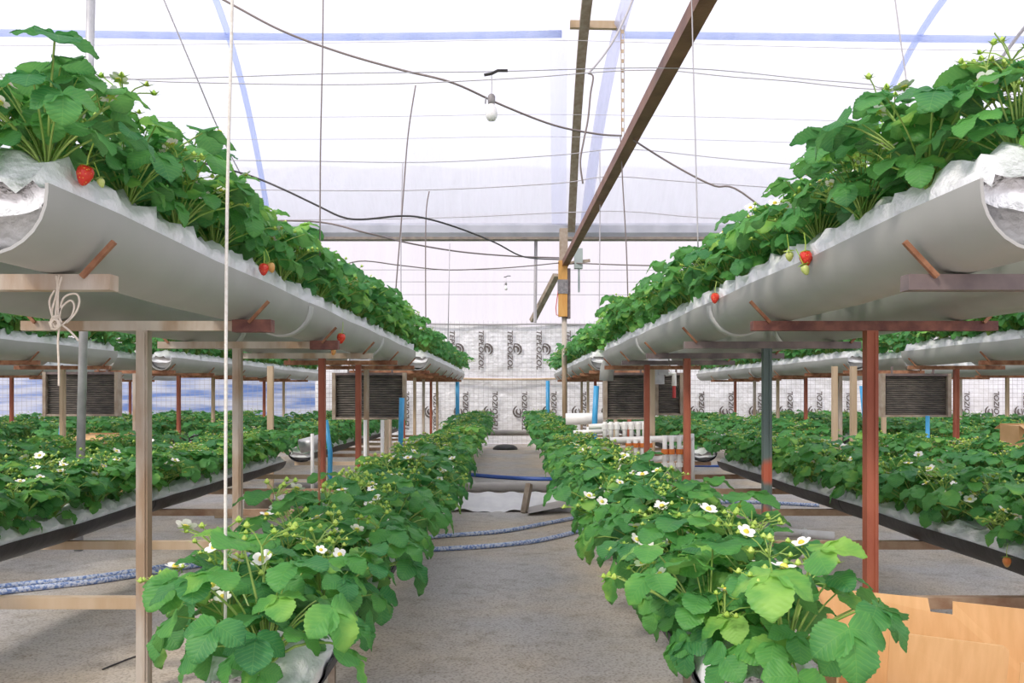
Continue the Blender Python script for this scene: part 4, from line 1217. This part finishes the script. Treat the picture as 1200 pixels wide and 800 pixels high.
for nm, P, r, mat, lab in (
    ('drop_wire', [at(379, -40, 4.3), at(378, 60, 4.3), at(375.5, 180, 4.3), at(375, 300, 4.3)], .0036, 'wire_dark', 'thin dark drop wire into the left trough foliage'),
    ('drop_wire', [at(487, 100, 9.4), at(478, 160, 9.4), at(471, 250, 9.4), at(463, 350, 9.4), at(461, 385, 9.4)], .0075, 'wire_dark', 'slanting drop wire in the left middle distance'),
    ('drop_wire', [at(472, 190, 9.8), at(470, 270, 9.8), at(470, 380, 9.8)], .006, 'wire_grey', 'straight drop wire just behind the slanting one'),
    ('drop_wire', [at(503, 224, 10.5), at(499, 260, 10.5), at(499, 390, 10.5)], .007, 'wire_dark', 'drop wire meeting the small horizontal wire, left of centre'),
    ('drop_wire', [at(810, -30, 5.0), at(812, 60, 5.0), at(815, 170, 5.0), at(818, 290, 5.0)], .004, 'wire_grey', 'thin grey drop wire into the right trough foliage'),
    ('drop_wire', [at(727, 160, 8.2), at(730, 220, 8.2), at(734, 290, 8.2), at(736, 360, 8.2)], .006, 'wire_dark', 'drop wire right of the girder in the middle distance'),
    ('drop_wire', [at(703, 178, 10), at(703, 270, 10), at(702, 380, 10)], .006, 'wire_grey', 'pale drop wire between girder and right foliage'),
    ('drop_wire', [at(527, 285, 12), at(525, 400, 12)], .006, 'wire_grey', 'faint drop wire over the left far foliage'),
    ('drop_wire', [at(176, -38, 9), at(190, -5, 9), at(230, 90, 9.4), at(262, 165, 10), at(300, 240, 10.5), at(345, 345, 11.3)], .009, 'wire_grey', 'pale guy wire slanting behind the left foliage'),
    ('drop_wire', [at(1045, -30, 9), at(1055, 45, 9), at(1062, 95, 9), at(1066, 160, 9)], .008, 'wire_grey', 'pale short wire behind the right foliage below the hoop'),
    ('drop_wire', [at(1260, -50, 6), at(1210, 20, 6), at(1190, 46, 6), at(1150, 100, 6)], .012, 'wire_grey', 'pale slanting rod above the right trough foliage')):
    strand(nm, P, r, mat, lab, 'wire', 4)
# horizontal roof wires strung across the vault
HW = [(95, 7.0, [(-80, 86), (200, 96), (420, 99), (600, 92), (760, 82), (900, 93), (1280, 112)], .0045),
      (84, 5.9, [(-80, 90), (150, 93), (400, 86), (570, 84), (800, 80), (1000, 97), (1280, 108)], .0035),
      (188, 9.5, [(-80, 186), (300, 188), (500, 190), (650, 182), (740, 175), (900, 190), (1280, 214)], .005),
      (222, 11.0, [(-80, 220), (250, 222), (480, 223), (650, 215), (720, 207), (850, 216), (1280, 240)], .006),
      (252, 12.4, [(-80, 260), (300, 258), (520, 255), (660, 249), (740, 248), (860, 257), (1280, 275)], .006),
      (140, 10.4, [(-80, 138), (400, 137), (640, 134), (900, 139), (1280, 150)], .003),
      (165, 11.4, [(-80, 163), (400, 163), (640, 160), (900, 166), (1280, 176)], .003),
      (60, 9.2, [(-80, 54), (400, 50), (640, 47), (900, 54), (1280, 60)], .003)]
names = ['lowest slung', 'second', 'third', 'fourth', 'fifth', 'sixth', 'seventh', 'topmost']
HWs = sorted(HW, key=lambda h: -h[0])
for k, (y_, Y_, P, r) in enumerate(HWs):
    strand('roof_wire', [(-XW+.1, Y_, at(0, P[0][1], Y_).z)]+[at(a, c, Y_) for a, c in P]+[(XW-.1, Y_, at(0, P[-1][1], Y_).z)], r, 'wire_grey', 'thin roof wire crossing the whole vault, %s counted from the gutter up' % ordinal(k+1), 'wire', 4)
for k, yy in enumerate((316, 330, 345)):
    strand('roof_wire', [at(-150, yy+1, 18), at(600, yy, 18), at(1300, yy+2, 18)], .007, 'wire_grey', 'faint wire across the end wall, %s below the gutter' % ordinal(k+1), 'wire', 4)

def bulb(p, s, lab):
    t = thing('hanging_bulb', lab, 'light bulb', p)
    MB().lathe([(.001, -.17*s), (.03*s, -.165*s), (.047*s, -.135*s), (.05*s, -.11*s), (.042*s, -.075*s), (.026*s, -.045*s), (.022*s, -.03*s)], 14).build('glass_bulb', 'bulb_glass', t, smooth=True)
    MB().lathe([(.024*s, -.035*s), (.030*s, -.02*s), (.030*s, .03*s), (.018*s, .045*s), (.004*s, .05*s)], 12).build('socket', 'tape_grey', t, smooth=True)
    MB().tube([(-.02*s, 0, .0), (-.045*s, 0, .02*s), (-.05*s, 0, -.03*s)], .006*s, 5).build('loop', 'tape_grey', t)
    MB().tube([(0, 0, .045*s), (.002, 0, .13*s), (0, 0, .21*s)], .004*s, 5).build('flex', 'wire_grey', t)
    MB().tube([(-.06*s, 0, .20*s), (0, 0, .21*s), (.05*s, 0, .235*s), (.13*s, 0, .235*s)], .012*s, 6).build('hook_wire', 'cable_black', t)
bulb(at(576, 117, 5.9), .86, 'white light bulb hanging from a hook below the roof wire')
bulb(at(593, 333, 18.0), .75, 'tiny distant light bulb hanging below the gutter')

# twine bundle on the nearest left bar
t = thing('twine_bundle', 'loose bundle of beige twine knotted on the nearest left crossbar', 'twine', at(70, 334, 2.25))
o0 = Vector(t.location)
def tw(nm, pix): 
    P = [at(a, c, 2.245)-o0 for a, c in pix]
    Q = []
    for i in range(len(P)-1):
        p0 = P[max(0, i-1)]; p1 = P[i]; p2 = P[i+1]; p3 = P[min(len(P)-1, i+2)]
        for k in range(6):
            t_ = k/6; Q.append(.5*((2*p1)+(p2-p0)*t_+(2*p0-5*p1+4*p2-p3)*t_**2+(-p0+3*p1-3*p2+p3)*t_**3))
    Q.append(P[-1])
    MB().tube(Q, .0028, 5).build(nm, 'twine', t, smooth=True)
tw('strand', [(66, 323), (68, 340), (66, 360), (65, 376)]); tw('strand', [(69, 322), (66, 345), (61, 365), (64, 380)])
tw('strand', [(72, 324), (68, 345), (69, 378)]); tw('strand', [(64, 340), (58, 352), (60, 366), (64, 378)])
tw('loop', [(68, 378), (71, 362), (82, 352), (87, 358), (84, 370), (76, 378), (70, 382)])
tw('loop', [(69, 376), (74, 350), (88, 344), (93, 352), (89, 366), (78, 378)])
tw('loose_end', [(70, 380), (68, 400), (69, 430), (69, 452)]); tw('loose_end', [(71, 380), (80, 386), (88, 394), (92, 399)])
bb = MB()
for q in range(6):
    a0 = q*1.05; o_ = Vector((.004*math.cos(a0), -.004, .006*math.sin(a0))); c0_ = at(66, 378, 2.245)-o0
    bb.tube([c0_+o_+Vector((.012*math.cos(u*1.05+q), .004*math.sin(q), .014*math.sin(u*1.05+q))) for u in range(6)], .003, 5)
bb.build('knot', 'twine', t, smooth=True)['kind'] = 'stuff'
bb = MB(); bb.tube([(-.95, 3.35, .0), (-.93, 3.35, .75)], .006, 6)
p_ = at(374, 600, 3.6); bb = MB(); bb.tube([(p_.x, 3.6, .25), (p_.x, 3.6, at(374, 515, 3.6).z)], .0055, 6)
tag(bb.build('thin_rod', 'rust'), 'thin rusty rod standing among the left floor plants', 'rod')
